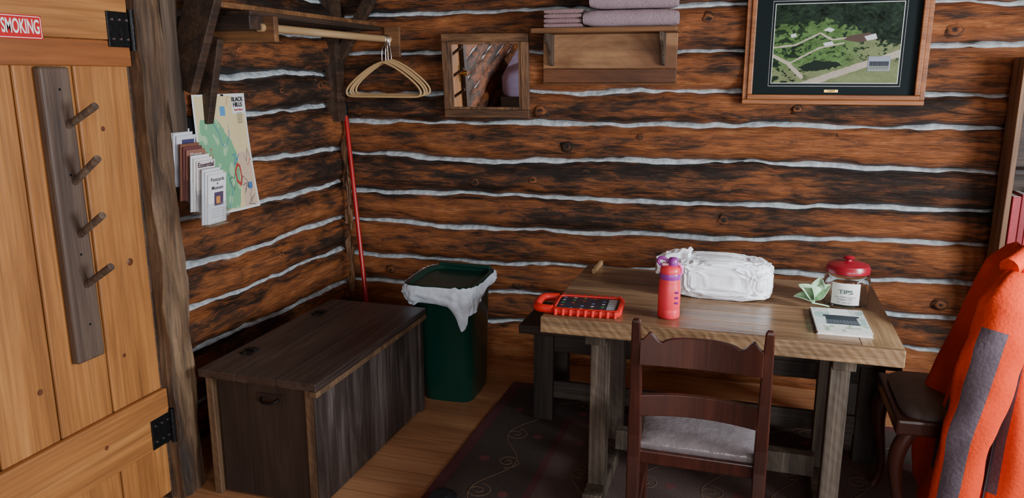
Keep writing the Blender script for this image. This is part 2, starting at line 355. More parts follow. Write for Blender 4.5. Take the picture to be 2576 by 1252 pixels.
e=empty('trim_2')
roughpost('closet_post',.085,.15,-1.52,-1.43,1.33,2.41,GREYW,e,.005,4)
beam('gusset',(.13,-1.42,1.50),(.36,-1.42,2.05),.13,.045,DARKWY,e)
e=empty('trim_3')
roughpost('corner_post',.06,.13,-.22,-.14,1.3,2.41,DARKWY,e,.005,9)
roughpost('corner_seal',.075,.105,-.105,-.08,0,1.3,MIRW,e,.02,12)
a=hit(842,170,'y',-.16); c=hit(935,-10,'y',-.16); beam('corner_brace',a,a+(c-a)*1.5,.06,.04,DARKWY,e)
# NO SMOKING sign
e=empty('no_smoking_sign')
p1=hit(110,95,'x',DX+.027)
RED=plain('sign_red',sr(196,34,38),.35,var=.03)
y1=p1.y; zc=(hit(55,40,'x',DX+.027).z+hit(55,94,'x',DX+.027).z)/2
hgt=.066; letl=hit(0,60,'x',DX+.027).y; lw=(y1-.007)-letl; y0=y1-lw*1.40-.012
box('plate',DX+.024,DX+.026,y0,y1,zc-hgt/2,zc+hgt/2,RED,e,.001)
for n_,bb in(('t',(y0+.003,y1-.003,zc+hgt/2-.005,zc+hgt/2-.003)),('b',(y0+.003,y1-.003,zc-hgt/2+.003,zc-hgt/2+.005)),('r',(y1-.005,y1-.003,zc-hgt/2+.003,zc+hgt/2-.003)),('l',(y0+.003,y0+.005,zc-hgt/2+.003,zc+hgt/2-.003))):
    box('border_'+n_,DX+.026,DX+.0264,*bb,WHITE,e,0)
t_=txt('lettering','NO SMOKING',(DX+.0268,y1-.008,zc),.054,WHITE,e,FACE_X,.0012,sx=1,align='RIGHT')
bpy.context.view_layer.update()
full=t_.dimensions.x; k_=(y1-y0-.018)/max(full,.01); m_=(FACE_X@Matrix.Diagonal((k_,1,1))).to_4x4(); m_.translation=Vector((DX+.0268,y1-.009,zc)); t_.matrix_world=m_
# coat rack on the door
e=empty('coat_rack')
tl=hit(92,178,'x',DX+.02); tr=hit(168,178,'x',DX+.02); bl=hit(192,918,'x',DX+.02); brr=hit(262,906,'x',DX+.02)
zt=1.572; zb=bl.z
prism('board',[(DX+.001,tl.y,zt),(DX+.001,tr.y,zt),(DX+.001,brr.y,zb),(DX+.001,bl.y,zb)],(.03,0,0),RACKW,e,.008)
for i,((u0,v0),(u1,v1)) in enumerate((((172,316),(240,266)),((188,458),(246,398)),((202,590),(258,541)),((218,716),(280,670)))):
    a=hit(u0,v0,'x',DX+.03); c=hit(u1,v1,'x',DX+.03+.11)
    cyl('peg_%d'%i,a,c,.011,.0115,GREYW,e,14)
for v in (225,440,640,815):
    a=hit(150+(v-225)*.13,v,'x',DX+.031); cyl('screw_%d'%v,a,a+Vector((.002,0,0)),.004,.003,BLACK,e,10)
# ------------------------------------------------------------------ closet shelf + rod
e=empty('closet_shelf')
box('end_board',.07,.445,-1.235,-1.205,1.675,1.775,SHW,e,.004)
box('shelf_plank',.07,.34,-1.24,-.06,1.777,1.80,DARKWY,e,.004)
box('shelf_plank_top',.07,.30,-1.36,-.06,1.802,1.825,SHW,e,.004)
box('wall_board',.36,.45,-.105,-.085,1.64,1.80,SHW,e,.004)
cyl('rod',(.39,-1.26,1.732),(.39,-.10,1.732),.017,.017,DOWEL,e)
beam('brace',(.17,-1.27,1.70),(.085,-1.27,1.36),.10,.04,DARKWY,e)
box('beam_board',.0,.4,-1.33,-1.24,1.72,1.775,DARKW,e,.004)
HANG=plain('velvet_hanger',sr(196,160,112),.75,var=.06)
for i in range(4):
    h=empty('clothes_hanger' if i==0 else 'clothes_hanger.%03d'%i)
    yy=-.135-.014*i; cx=.39+random.uniform(-.004,.004); zr=1.732+.0185; dx=.026-.011*i
    hook=[Vector((cx-.021*math.cos(t),yy,zr-.0185+.021*math.sin(t))) for t in [math.radians(q) for q in range(-10,190,20)]]
    hook+= [Vector((cx+.019,yy,1.71)),Vector((cx+.004+dx*.5,yy,1.69)),Vector((cx+dx,yy,1.675)),Vector((cx+dx,yy,1.62))]
    tube('hook',hook,.0024,CHROME,h)
    z0=1.625-.004*i
    body=[(0,0),(.03,-.006),(.09,-.035),(.16,-.085),(.205,-.125),(.222,-.155),(.215,-.175),(.19,-.18),(.1,-.18),(0,-.18)]
    pts=[Vector((cx+x+dx,yy,z0+z)) for x,z in body]+[Vector((cx-x+dx,yy,z0+z)) for x,z in body[-2:0:-1]]
    tube('frame',pts,.0056,HANG,h,cyc=True)
# ------------------------------------------------------------------ map poster on left wall
PAPER=paintmat('printed_paper',.6)
e=empty('wall_map')
mx_=.105
A=hit(476,236,'x',mx_).y; B=hit(607,236,'x',mx_).y; zt=hit(550,236,'x',mx_).z; zb=hit(570,532,'x',mx_).z
cream=sr(226,208,158); grn=sr(120,178,136); whi=sr(228,230,228); blu=sr(60,110,170); rd=sr(176,70,60); dk=sr(70,84,84); pk=sr(214,184,160)
forest=[(.03,.7),(.1,.8),(.3,.82),(.44,.76),(.5,.68),(.6,.6),(.68,.5),(.7,.36),(.66,.16),(.6,.03),(.1,.03),(.06,.3)]
rnd=random.Random(3); roads=[]
for q in range(14):
    x,y=rnd.random(),rnd.random(); P=[(x,y)]
    for s in range(5): x+=rnd.uniform(-.13,.13); y+=rnd.uniform(-.1,.1); P.append((x,y))
    roads.append((P,[rd,dk,blu,dk][q%4]))
loopred=[(.62,.26),(.68,.22),(.72,.28),(.71,.38),(.66,.4),(.61,.34),(.62,.26)]
def mapcol(u,v):
    if u<.03 or u>.97 or v<.018 or v>.985: return whi
    c=cream
    if u>.7: c=pk if v<.5 else (cream if v<.83 else whi)
    if inpoly(u+.02*nz(u*12,v*12),v+.02*nz(u*12,v*12,5),forest): c=grn if nz(u*10,v*10,3)<.25 else sr(170,206,160)
    if .45<u<.55 and .82<v<.9: c=sr(90,150,200)
    if dline(u,v,loopred)<.014: c=rd
    for P,k in roads:
        if dline(u,v,P)<.0038: c=k
    return c
def mapsurf(u,v):
    return Vector((mx_+.008+.012*math.sin(u*3)+.03*(1-v)**2*(u)+(.02*max(0,u-.85)),A+(B-A)*u+.02*(1-v),zb+(zt-zb)*v))
sheet('sheet',mapsurf,150,230,mapcol,PAPER,e)
BLK=plain('ink_black',sr(26,26,30),.6,var=.02)
def mt(n,s,u,v,size,mat,bold=.0003):
    p=mapsurf(u,v)+Vector((.004,0,0)); txt(n,s,p,size,mat,e,FACE_X,bold)
mt('title_1','BLACK',.82,.95,.026,BLK,.0006); mt('title_2','HILLS',.82,.905,.026,BLK,.0006); mt('title_3','South Dakota',.83,.862,.0105,plain('ink_red',sr(180,40,40),.6))
for q in range(7): mt('legend_%d'%q,'----------',.84,.835-.014*q,.011,BLK)
BLUE=plain('ink_blue',sr(70,120,180),.6)
p=mapsurf(.86,.2); box('map_badge',p.x+.004,p.x+.005,p.y-.012,p.y+.012,p.z-.014,p.z+.014,BLUE,e,.0)
p=mapsurf(.5,.99); cyl('map_nail',p+Vector((-.03,0,0)),p+Vector((.01,0,0)),.003,.004,BLACK,e,10)
# ------------------------------------------------------------------ brochure holder
e=empty('brochure_rack')
ACR=plain('clear_acrylic',(.85,.87,.9,1),.06,trans=1,var=.01); ACR.node_tree.nodes['Principled BSDF'].inputs['IOR'].default_value=1.2
ACR.node_tree.nodes['Principled BSDF'].inputs['Alpha'].default_value=.45
YS=-.045
def bro(n,x,yc,z0,wd,ht,col,thick=.005):
    m=plain(n+'_mat',col,.45,var=.05)
    return box(n,x,x+thick,yc-wd/2,yc+wd/2,z0,z0+ht,m,e,.0006,rot=Matrix.Rotation(.10,3,'Y'),piv=Vector((x,yc,z0)))
box('back_panel',.10,.105,-1.47+YS,-1.23+YS,1.16,1.38,BLACK,e,.002)
TX_=(.118,.150,.182,.214)
tiers=[(TX_[0],-1.40,1.11,[sr(230,230,232),sr(225,225,230),sr(222,222,230)]),(TX_[1],-1.39,1.055,[sr(130,84,66),sr(112,66,66),sr(150,104,88)]),(TX_[2],-1.375,1.01,[sr(235,235,235),sr(236,230,226),sr(232,226,222)]),(TX_[3],-1.355,.955,[sr(225,228,232),sr(230,230,232),sr(240,240,242)])]
for ti,(x,yc,z0,cols) in enumerate(tiers):
    yc+=YS
    for q,cc in enumerate(cols):
        bro('brochure_%d_%d'%(ti,q),x+q*.008-.010,yc-.012+.008*q,z0+.006,.108,.225-.012*q,cc)
    box('pocket_front_%d'%ti,x+.027,x+.029,yc-.06,yc+.06,z0,z0+.09,ACR,e,.001)
    box('pocket_floor_%d'%ti,x-.012,x+.027,yc-.06,yc+.06,z0-.003,z0,ACR,e,.001)
    box('pocket_side_%d'%ti,x-.012,x+.029,yc-.072,yc-.070,z0,z0+.13,ACR,e,.001)
    box('pocket_side_b%d'%ti,x-.012,x+.029,yc+.062,yc+.064,z0,z0+.13,ACR,e,.001)
box('spine',.10,.20,-1.425+YS,-1.42+YS,.95,1.12,ACR,e,.001)
def tilt(n,x,yc,z0,yy,zz,out,w,h,col=None,text=None,size=.01,bold=0,mat=None):
    b0=Vector((x,yc,z0)); up=Matrix.Rotation(.10,3,'Y')@Vector((0,0,1)); nrm=Matrix.Rotation(.10,3,'Y')@Vector((1,0,0))
    c=b0+up*zz+nrm*(.005+out)+Vector((0,yy,0)); m=mat or plain(n+'_m',col,.5,var=.15)
    if text:
        R=Matrix((Vector((0,1,0)),up,nrm)).transposed(); return txt(n,text,c,size,m,e,R,bold)
    s=Vector((0,w/2,0)); t=up*h/2
    return mk(n,[c-s-t,c+s-t,c+s+t,c-s+t],[(0,1,2,3)],m,e)
x,yc,z0=TX_[3]+.006,-1.355+.004+YS,.961
DKI=plain('ink_dark',sr(50,46,60),.6)
tilt('front_text_1',x,yc,z0,0,.18,.0012,0,0,text='Postcards',size=.021,mat=DKI,bold=.0002)
tilt('front_text_2',x,yc,z0,0,.163,.0012,0,0,text='&',size=.014,mat=DKI)
tilt('front_text_3',x,yc,z0,0,.146,.0012,0,0,text='Museum',size=.021,mat=DKI,bold=.0002)
tilt('front_photo',x,yc,z0,.008,.10,.001,.055,.055,sr(86,70,96)); tilt('front_photo_2',x,yc,z0,.004,.095,.0014,.025,.03,sr(206,140,80))
for q in range(4): tilt('front_line_%d'%q,x,yc,z0,0,.06-.011*q,.0012,0,0,text='~~~~~~~~~~~',size=.011,mat=DKI)
x3,yc3,z3=TX_[2]+.006,-1.375+.004+YS,1.016
tilt('essential_text',x3,yc3,z3,-.002,.185,.0012,0,0,text='Essential',size=.028,bold=.0006,mat=plain('ink_maroon',sr(60,20,40),.6))
tilt('essential_text_2',x3,yc3,z3,0,.161,.0012,0,0,text='South Dakota',size=.013,mat=plain('ink_or',sr(200,90,40),.6))
x1,yc1,z1=TX_[1]+.006,-1.39+.004+YS,1.061
tilt('cover_text_b',x1,yc1,z1,0,.182,.0012,0,0,text='Museum',size=.02,mat=WHITE)
tilt('top_cover',TX_[0]+.006,-1.396+YS,1.116,.01,.15,.001,.07,.07,sr(70,70,110))
# ------------------------------------------------------------------ mirror
e=empty('wall_mirror')
q0=hit(1120,84,'y',-.125); q1=hit(1331,292,'y',-.125); mw=q1.x-q0.x
mz1=hit(1225,82,'y',-.14).z; mz0=hit(1225,294,'y',-.1).z; xc=(q0.x+q1.x)/2-.002
rotm=Matrix.Rotation(math.radians(5.1),3,'Z')@Matrix.Rotation(math.radians(6.5),3,'X')
piv=Vector((xc,-.112,mz0)); fw=.042
def mb(n,x0,x1,z0,z1,y0,y1,mat,bev=.004): return box(n,x0,x1,y0-.014,y1-.014,z0,z1,mat,e,bev,rot=rotm,piv=piv)
X0,X1=xc-mw/2,xc+mw/2
MH=wood('mirror_frame_wood_h',[sr(64,42,27),sr(110,74,46),sr(140,100,64)],'x',10,2.5,.6,.6,(.3,.5,.7),fine=.4)
mb('frame_bottom',X0,X1,mz0,mz0+fw,-.122,-.098,MH); mb('frame_top',X0,X1,mz1-fw,mz1,-.122,-.098,MH)
mb('frame_left',X0,X0+fw,mz0+fw,mz1-fw,-.122,-.098,MIRW); mb('frame_right',X1-fw,X1,mz0+fw,mz1-fw,-.122,-.098,MIRW)
for nme,a in(('il',(X0+fw,X0+fw+.012,mz0+fw,mz1-fw)),('ir',(X1-fw-.012,X1-fw,mz0+fw,mz1-fw)),('ib',(X0+fw+.012,X1-fw-.012,mz0+fw,mz0+fw+.012)),('it',(X0+fw+.012,X1-fw-.012,mz1-fw-.012,mz1-fw))):
    mb('inner_'+nme,*a,-.116,-.100,MIRW,.002)
GL=plain('mirror_glass',(.9,.92,.93,1),.01,1,var=.0)
mb('glass',X0+fw+.012,X1-fw-.012,mz0+fw+.012,mz1-fw-.012,-.109,-.100,GL,0)
# ------------------------------------------------------------------ towel shelf
e=empty('towel_shelf')
p=hit(1334,78,'y',-.27); q=hit(1703,70,'y',-.27)
sx0,sx1,sz=p.x,q.x,(p.z+q.z)/2
box('top_board',sx0,sx1,-.27,-.09,sz-.012,sz+.012,SHW,e,.004)
a=hit(1367,90,'y',-.11); b_=hit(1700,212,'y',-.11)
PANEL=wood('old_board',[sr(72,46,30),sr(120,80,50),sr(160,118,80),sr(190,156,116)],'x',4,1.6,.6,.5,(.3,.5,.62,.75),fine=.3)
PANEL2=wood('old_board_b',[sr(60,36,22),sr(104,62,36),sr(140,88,52)],'x',6,1.6,.6,.5,(.3,.5,.7),fine=.3)
zb_=b_.z
box('back_board_upper',a.x,b_.x,-.11,-.088,zb_+.075,sz-.012,PANEL,e,.003)
box('back_board_lower',a.x,b_.x,-.11,-.088,zb_+.006,zb_+.073,PANEL2,e,.003)
box('back_board_lip',a.x,b_.x,-.114,-.088,zb_-.004,zb_+.004,SHW,e,.002)
for i,u in enumerate((1385,1668)):
    bx=hit(u,120,'y',-.15).x
    pr=[(bx-.009,-.11,sz-.012),(bx-.009,-.25,sz-.012),(bx-.009,-.235,sz-.05),(bx-.009,-.19,sz-.08),(bx-.009,-.15,sz-.12),(bx-.009,-.135,sz-.16),(bx-.009,-.11,sz-.165)]
    prism('bracket_%d'%i,pr,(.018,0,0),GREYW,e,.003)
TOW=plain('towel_cotton',sr(186,160,168),.95,bump=1.,bscale=260,var=.12)
TOW2=plain('towel_cotton_mauve',sr(176,142,144),.95,bump=1.,bscale=260,var=.12)
def towel(n,x0,x1,y0,y1,z0,z1,mat,fold=3,seed=0):
    e=empty(n); hh=(z1-z0)/fold
    for k in range(fold):
        za=z0+k*hh; r=hh*.48; rings=[]
        for i in range(25):
            x=x0+(x1-x0)*i/24; w=.004*nz(x*14,k,seed)
            endf=1-.25*(abs(i-12)/12)**8; prof=[]
            for t in range(8):
                an=math.pi/2+math.pi*t/7; prof.append((y0+r+r*math.cos(an),za+hh/2+r*endf*math.sin(an)))
            for t in range(8):
                an=-math.pi/2+math.pi*t/7; prof.append((y1-r+r*math.cos(an),za+hh/2+r*endf*math.sin(an)))
            rings.append([Vector((x+.003*nz(t,k,seed),y+w,z+.003*nz(x*9,t*.5,seed+k)*(z>za+.004))) for t,(y,z) in enumerate(prof)])
        loft('fold_%d'%k,rings,mat,e)
    return e
x0=hit(1368,50,'y',-.25).x; x1=hit(1462,50,'y',-.25).x
towel('washcloth_stack',x0,x1,-.25,-.13,sz+.0125,sz+.10,TOW2,4,2)
x0=hit(1466,40,'y',-.26).x; x1=hit(1702,40,'y',-.26).x
towel('bath_towel',x0,x1,-.262,-.11,sz+.0125,sz+.092,TOW,1,5)
x0=hit(1482,0,'y',-.26).x
towel('bath_towel.001',x0,x1-.005,-.258,-.11,sz+.094,sz+.17,TOW,1,8)
# ------------------------------------------------------------------ framed aerial picture
e=empty('framed_aerial_photo')
yf=-.13
L_=hit(1869,200,'y',yf).x; R_=hit(2332,200,'y',yf).x; B_=(hit(1869,265,'y',yf).z+hit(2330,262,'y',yf).z)/2
T_=hit(2100,-52,'y',yf).z
def fr(n,o,w,y0,y1,mat):
    box(n+'_b',L_+o,R_-o,y0,y1,B_+o,B_+o+w,mat,e,.004); box(n+'_t',L_+o,R_-o,y0,y1,T_-o-w,T_-o,mat,e,.004)
    box(n+'_l',L_+o,L_+o+w,y0,y1,B_+o+w,T_-o-w,mat,e,.004); box(n+'_r',R_-o-w,R_-o,y0,y1,B_+o+w,T_-o-w,mat,e,.004)
fr('moulding_outer',0,.022,-.125,-.095,FRAMEW); fr('moulding_inner',.022,.022,-.137,-.1,FRAMEW)
MAT=plain('mat_board_dark_green',sr(14,26,28),.6,var=.05,spec=.15); MATG=plain('mat_line',sr(150,150,150),.5)
box('mat_board',L_+.04,R_-.04,-.108,-.100,B_+.04,T_-.04,MAT,e,0)
pl=hit(1944,150,'y',-.109); prr=hit(2262,150,'y',-.109); pb=(hit(1944,214,'y',-.109).z+hit(2252,203,'y',-.109).z)/2; pt=hit(2100,8,'y',-.109).z
for n_,bb in(('b',(pl.x-.014,prr.x+.014,pb-.016,pb-.013)),('t',(pl.x-.014,prr.x+.014,pt+.013,pt+.016)),('l',(pl.x-.014,pl.x-.012,pb-.013,pt+.013)),('r',(prr.x+.012,prr.x+.014,pb-.013,pt+.013))):
    box('mat_line_'+n_,bb[0],bb[1],-.1095,-.108,bb[2],bb[3],MATG,e,0)
for n_,bb in(('b',(pl.x-.003,prr.x+.003,pb-.003,pb)),('t',(pl.x-.003,prr.x+.003,pt,pt+.003)),('l',(pl.x-.003,pl.x,pb,pt)),('r',(prr.x,prr.x+.003,pb,pt))):
    box('photo_edge_'+n_,bb[0],bb[1],-.1095,-.108,bb[2],bb[3],WHITE,e,0)
def U(px,py): return ((px-1944)/(2257-1944),1-(py-8)/(210-8))
road=[U(2030,214),U(2110,185),U(2257,135)]; drive=[U(2020,195),U(1985,160),U(1945,140)]; d2=[U(1945,118),U(2000,112),U(2060,82),U(2090,100),U(2160,90)]
d3=[U(1985,160),U(2060,120),U(2120,108)]
bld=[U(2118,100),U(2160,108),U(2200,95),U(2180,82),U(2130,90)]; roof2=[[U(2066,75),U(2080,68),U(2095,74),U(2086,80)],[U(2168,92),U(2195,85),U(2200,98),U(2176,103)],[U(2068,108),U(2090,103),U(2096,111),U(2074,116)],[U(1985,85),U(1998,82),U(2001,90),U(1988,94)]]
pond=[U(2010,170),U(2050,152),U(2110,156),U(2120,166),U(2070,178),U(2030,180)]
def sm(x,a,b_):
    t=max(0,min(1,(x-a)/(b_-a))); return t*t*(3-2*t)
def lp(c,d,t): return c*(1-t)+d*t
def aer(u,v):
    n=nz(u*9,v*9)*.5+nz(u*34,v*26)*.4+nz(u*90,v*70)*.4
    V=lambda *a:Vector(sr(*a)[:3])
    c=V(92,124,70)*(1+n*.7)
    c=lp(c,V(126,136,96)*(1+.4*n),max(sm(u,.5,.8)*(1-sm(v,.5,.7)),1-sm(v,.1,.3)))
    c=lp(c,V(118,140,90)*(1+.3*n),sm(u,.7,.85)*sm(v,.5,.65))
    edge=.68+.08*nz(u*6,1)-.15*max(0,u-.7)*3+.1*math.sin(u*5)+.07*nz(u*30,v*20)
    c=lp(c,V(30,44,34)*(1+n*1.8),sm(v,edge-.02,edge+.02))
    c=lp(c,V(34,52,34)*(1+n),sm(nz(u*16,v*16,4)+.4*nz(u*50,v*50),.1,.2)*(1-sm(u,.2,.35)))
    c=lp(c,V(40,60,40)*(1+n),sm(nz(u*22,v*22,9)+.5*nz(u*60,v*60),.24,.34)*sm(v,.2,.35))
    if inpoly(u+.01*nz(u*40,v*40),v+.02*nz(u*40,v*40,2),pond): c=V(34,46,38)
    dd=.006*nz(u*20,v*20,7)
    c=lp(c,V(192,180,162)*(1+.25*n),1-sm(dline(u,v,road)+dd,.034,.044))
    dm=min(dline(u,v,drive)+dd-.012,dline(u,v,d2)+dd-.003,dline(u,v,d3)+dd-.002)
    c=lp(c,V(196,184,164),1-sm(dm,.004,.010))
    if inpoly(u,v,bld): c=V(92,76,68)
    for r in roof2:
        if inpoly(u,v,r): c=V(226,226,230)
    c=c*.9
    return (max(0,c[0]),max(0,c[1]),max(0,c[2]),1)
GLOSS=paintmat('photo_print',.6,.12)
sheet('photo_print',lambda u,v:Vector((pl.x+(prr.x-pl.x)*u,-.1096,pb+(pt-pb)*v)),400,260,aer,GLOSS,e)
c=hit(2211,160,'y',-.112)
box('inset_photo_border',c.x-.046,c.x+.046,-.1115,-.1098,c.z-.032,c.z+.032,plain('inset_grey',sr(150,155,170),.6,spec=.2),e,.003)
sheet('inset_photo',lambda u,v:Vector((c.x-.04+.08*u,-.1118,c.z-.026+.052*v)),60,40,lambda u,v:(sr(70,72,88) if .3<v<.6 and (int(u*14)%2==0) else (sr(48,54,60) if .3<v<.7 else sr(150,160,175) if v>=.7 else sr(120,130,120))),PAPER,e)
c=hit(2090,229,'y',-.112)
box('name_plate',c.x-.03,c.x+.03,-.1105,-.108,c.z-.007,c.z+.007,BRASS,e,.003)
txt('name_plate_text','1889',(c.x,-.111,c.z),.013,BLK,e,FACE_Y,.0003,sx=1.3)
box('hanging_cleat',L_+.1,R_-.1,-.1,-.06,T_-.1,T_-.06,DARKW,e,0)
# ------------------------------------------------------------------ broom
e=empty('broom')
a=hit(870,292,'y',-.135); k=hit(921,752,'y',-.27); d=(k-a); t=(0.03-a.z)/d.z; bot=a+d*t
REDP=plain('red_painted_pole',sr(176,20,24),.3,var=.05)
cyl('pole',bot,a,.0125,.0125,REDP,e)
cyl('grip',a,a-d.normalized()*.07,.0135,.0135,BLACK,e)
tube('hook',[a-d.normalized()*.06,a-d.normalized()*.09,a+Vector((-.03,0,.09)),a+Vector((-.045,0,.06))],.006,BLACK,e)
prism('bristles',[bot+Vector((-.1,-.03,-.03)),bot+Vector((.12,-.03,-.03)),bot+Vector((.03,-.02,.12)),bot+Vector((-.03,-.02,.12))],(0,.05,0),plain('broom_bristle',sr(60,60,70),.9,bump=.5,bscale=200),e,.003)
# ------------------------------------------------------------------ storage chest
e=empty('storage_chest')
cx0,cx1,cy0,cy1,ct=.405,.895,-1.80,-.845,.50
for i in range(3):
    w=(cx1-cx0)/3; box('lid_board_%d'%i,cx0+w*i+.0006,cx0+w*(i+1)-.0006,cy0,cy1,ct-.03,ct,CHY,e,.003)
box('lid_front_batten',cx1-.03,cx1+.002,cy0,cy1,ct-.052,ct-.031,CHE,e,.003)
for i in range(8):
    w=(cy1-cy0-.05)/8; box('side_board_%d'%i,cx1-.045,cx1-.022,cy0+.03+w*i+.0006,cy0+.03+w*(i+1)-.0006,.01,ct-.0305,CHZ,e,.0015)
for i in range(3):
    w=(cx1-cx0-.12)/3; box('end_board_%d'%i,cx0+.06+w*i+.0004,cx0+.06+w*(i+1)-.0004,cy0+.03,cy0+.05,.01,ct-.0305,CHD,e,.0015)
box('corner_stile_right',cx1-.055,cx1-.018,cy0+.012,cy0+.034,0,ct-.031,CHE,e,.003)
box('corner_stile_side',cx1-.024,cx1-.014,cy0+.012,cy0+.05,0,ct-.031,CHZ,e,.003)
box('corner_stile_left',cx0+.02,cx0+.05,cy0+.012,cy0+.05,0,ct-.031,CHE,e,.003)
box('corner_stile_far',cx1-.03,cx1-.012,cy1-.05,cy1-.012,0,ct-.031,CHZ,e,.003)
box('side_back',cx0+.02,cx0+.04,cy0+.05,cy1-.02,.01,ct-.031,CHZ,e,.002)
box('end_far',cx0+.04,cx1-.03,cy1-.04,cy1-.02,.01,ct-.031,CHZ,e,.002)
box('bottom_panel',cx0+.04,cx1-.05,cy0+.05,cy1-.04,.02,.03,CHD,e,0)
for i,(u,v) in enumerate(((803,786),(628,882))):
    c=hit(u,v,'z',ct+.001)
    for s in(-1,1):
        P=[(0,-.012),(s*.012,-.02),(s*.03,-.026),(s*.034,-.01),(s*.045,0),(s*.034,.01),(s*.03,.026),(s*.012,.02),(0,.012)]
        prism('hinge_%d_%d'%(i,s),[c+Vector((y,x,0)) for x,y in P],(0,0,.003),BLACK,e,.001)
    cyl('hinge_pin_%d'%i,c+Vector((-.02,0,.004)),c+Vector((.02,0,.004)),.004,.004,BLACK,e,10)
c=hit(680,1003,'y',cy0+.028)
box('handle_plate',c.x-.06,c.x+.06,cy0+.026,cy0+.031,c.z-.018,c.z+.02,plain('dark_plate',sr(38,26,22),.5),e,.006)
tube('handle',[Vector((c.x-.035,cy0+.027,c.z+.004)),Vector((c.x-.034,cy0+.005,c.z-.006)),Vector((c.x,cy0+.0,c.z-.009)),Vector((c.x+.034,cy0+.005,c.z-.006)),Vector((c.x+.035,cy0+.027,c.z+.004))],.0045,BLACK,e)
# ------------------------------------------------------------------ waste bin
e=empty('trash_can')
GREEN=plain('green_plastic',sr(10,54,44),.3,var=.04)
BAGM=plain('bin_liner_white',sr(206,216,228),.45,bump=.6,bscale=25,var=.04)
def rr(cx,cy,hx,hy,z,ang=0,n=48,p=5.):
    out=[]
    for i in range(n):
        t=2*math.pi*i/n; c_,s_=math.cos(t),math.sin(t)
        x=hx*math.copysign(abs(c_)**(2/p),c_); y=hy*math.copysign(abs(s_)**(2/p),s_)
        out.append(Vector((cx+x*math.cos(ang)-y*math.sin(ang),cy+x*math.sin(ang)+y*math.cos(ang),z)))
    return out
bx,by,ba=.905,-.585,.05
loft('body',[rr(bx+.03,by,.125,.155,0,ba),rr(bx+.03,by,.13,.16,.015,ba),rr(bx+.01,by,.158,.195,.50,ba),rr(bx+.01,by,.168,.205,.51,ba),rr(bx+.01,by,.17,.207,.555,ba)],GREEN,e)
loft('lid',[rr(bx+.01,by,.178,.215,.556,ba),rr(bx+.01,by,.18,.217,.580,ba),rr(bx+.01,by,.172,.209,.590,ba),rr(bx+.01,by,.160,.197,.590,ba),rr(bx+.01,by,.150,.187,.574,ba),rr(bx+.01,by,.05,.06,.570,ba)],GREEN,e)
box('lid_hinge_ridge',bx-.13,bx+.15,by+.185,by+.205,.585,.605,GREEN,e,.006)
rings=[]
for k in range(16):
    f=k/15; R=rr(bx+.01,by,.184+.016*math.sin(f*2.6),.221+.018*math.sin(f*2.6),.583,ba,n=120)
    out=[]
    for i,pnt in enumerate(R):
        t=2*math.pi*i/120
        fr_=math.exp(-((t-5.15)/.32)**2)*.16+math.exp(-((t-4.3)/.3)**2)*.05+math.exp(-((t-5.8)/.4)**2)*.08+math.exp(-((t-3.3)/.5)**2)*.03
        drop=.05+fr_+.014*nz(i*.3,1)
        c0=Vector((bx,by,.5)); rad=(pnt-c0); rad.z=0
        pnt=pnt+rad.normalized()*(.014*nz(i*.35,f*3,2)+.008*nz(i*.9,f*5,2))*(.3+f)-rad*.02*f
        pnt.z=.589-drop*f+(.007*nz(i*.4,3))*(1-f)
        if f>.1: pnt-=rad.normalized()*.02*f*(drop/.15)
        out.append(pnt)
    rings.append(out)
loft('liner',rings,BAGM,e,cap=False)
# ------------------------------------------------------------------ rug
e=empty('area_rug')
RG=plain('rug_field',sr(70,58,52),.98,bump=.8,bscale=300,var=.35); RB=plain('rug_burgundy',sr(96,50,54),.98,bump=.8,bscale=300,var=.3); RT=plain('rug_tan_border',sr(96,76,70),.98,bump=.8,bscale=300,var=.3)
RS=plain('rug_scroll',sr(112,90,72),.98,bump=.5,bscale=300,var=.3); RS2=plain('rug_flower',sr(112,62,62),.98,bump=.5,bscale=300,var=.3)
rx0,rx1,ry0,ry1=1.19,3.5,-3.3,-.42
box('binding',rx0,rx1,ry0,ry1,.0005,.008,RB,e,.003)
box('border',rx0+.05,rx1-.05,ry0+.05,ry1-.05,.001,.0088,RG,e,0)
box('inner_line',rx0+.36,rx1-.36,ry0+.36,ry1-.36,.001,.0092,RB,e,0)
box('field',rx0+.39,rx1-.39,ry0+.39,ry1-.39,.001,.0096,RT,e,0)
sp=[];fl=[]
def spiral(cx,cy,r,s,a0,z=.0062,turn=1.6,n=26):
    return [Vector((cx+s*r*(1-.85*i/n)*math.cos(a0+turn*2*math.pi*i/n),cy+r*(1-.85*i/n)*math.sin(a0+turn*2*math.pi*i/n),z)) for i in range(n+1)]
# running vine with alternate scrolls along each border
def vine(p0,p1,z):
    p0=Vector(p0);p1=Vector(p1);L=(p1-p0).length;d=(p1-p0)/L;s_=Vector((-d.y,d.x)); m=int(L/.24); P=[]
    for i in range(m*8+1):
        a=i/8; q=p0+d*L*(a/m)+s_*.055*math.sin(a*math.pi); P.append(Vector((q.x,q.y,z)))
    sp.append(P)
    for i in range(m):
        sd=1 if i%2 else -1; q=p0+d*L*((i+.5)/m)-s_*sd*.02
        sp.append(spiral(q.x,q.y,.055,sd,i*math.pi+math.atan2(d.y,d.x),z)); fl.append((q+s_*sd*.10,z))
vine((rx0+.205,ry0+.2),(rx0+.205,ry1-.2),.0062); vine((rx1-.205,ry0+.2),(rx1-.205,ry1-.2),.0062)
vine((rx0+.3,ry1-.205),(rx1-.3,ry1-.205),.0062); vine((rx0+.3,ry0+.205),(rx1-.3,ry0+.205),.0062)
for a in range(6):
    x_=rx0+.55+a*.25; vine((x_,ry0+.45),(x_,ry1-.45),.0070)
tube('scrollwork',sp,.0042,RS,e,res=1)
for i,(q,z) in enumerate(fl[:60]):
    cyl('flower_%d'%i,(q.x,q.y,.004),(q.x,q.y,z+.0034),.022,.022,RS2,e,7)
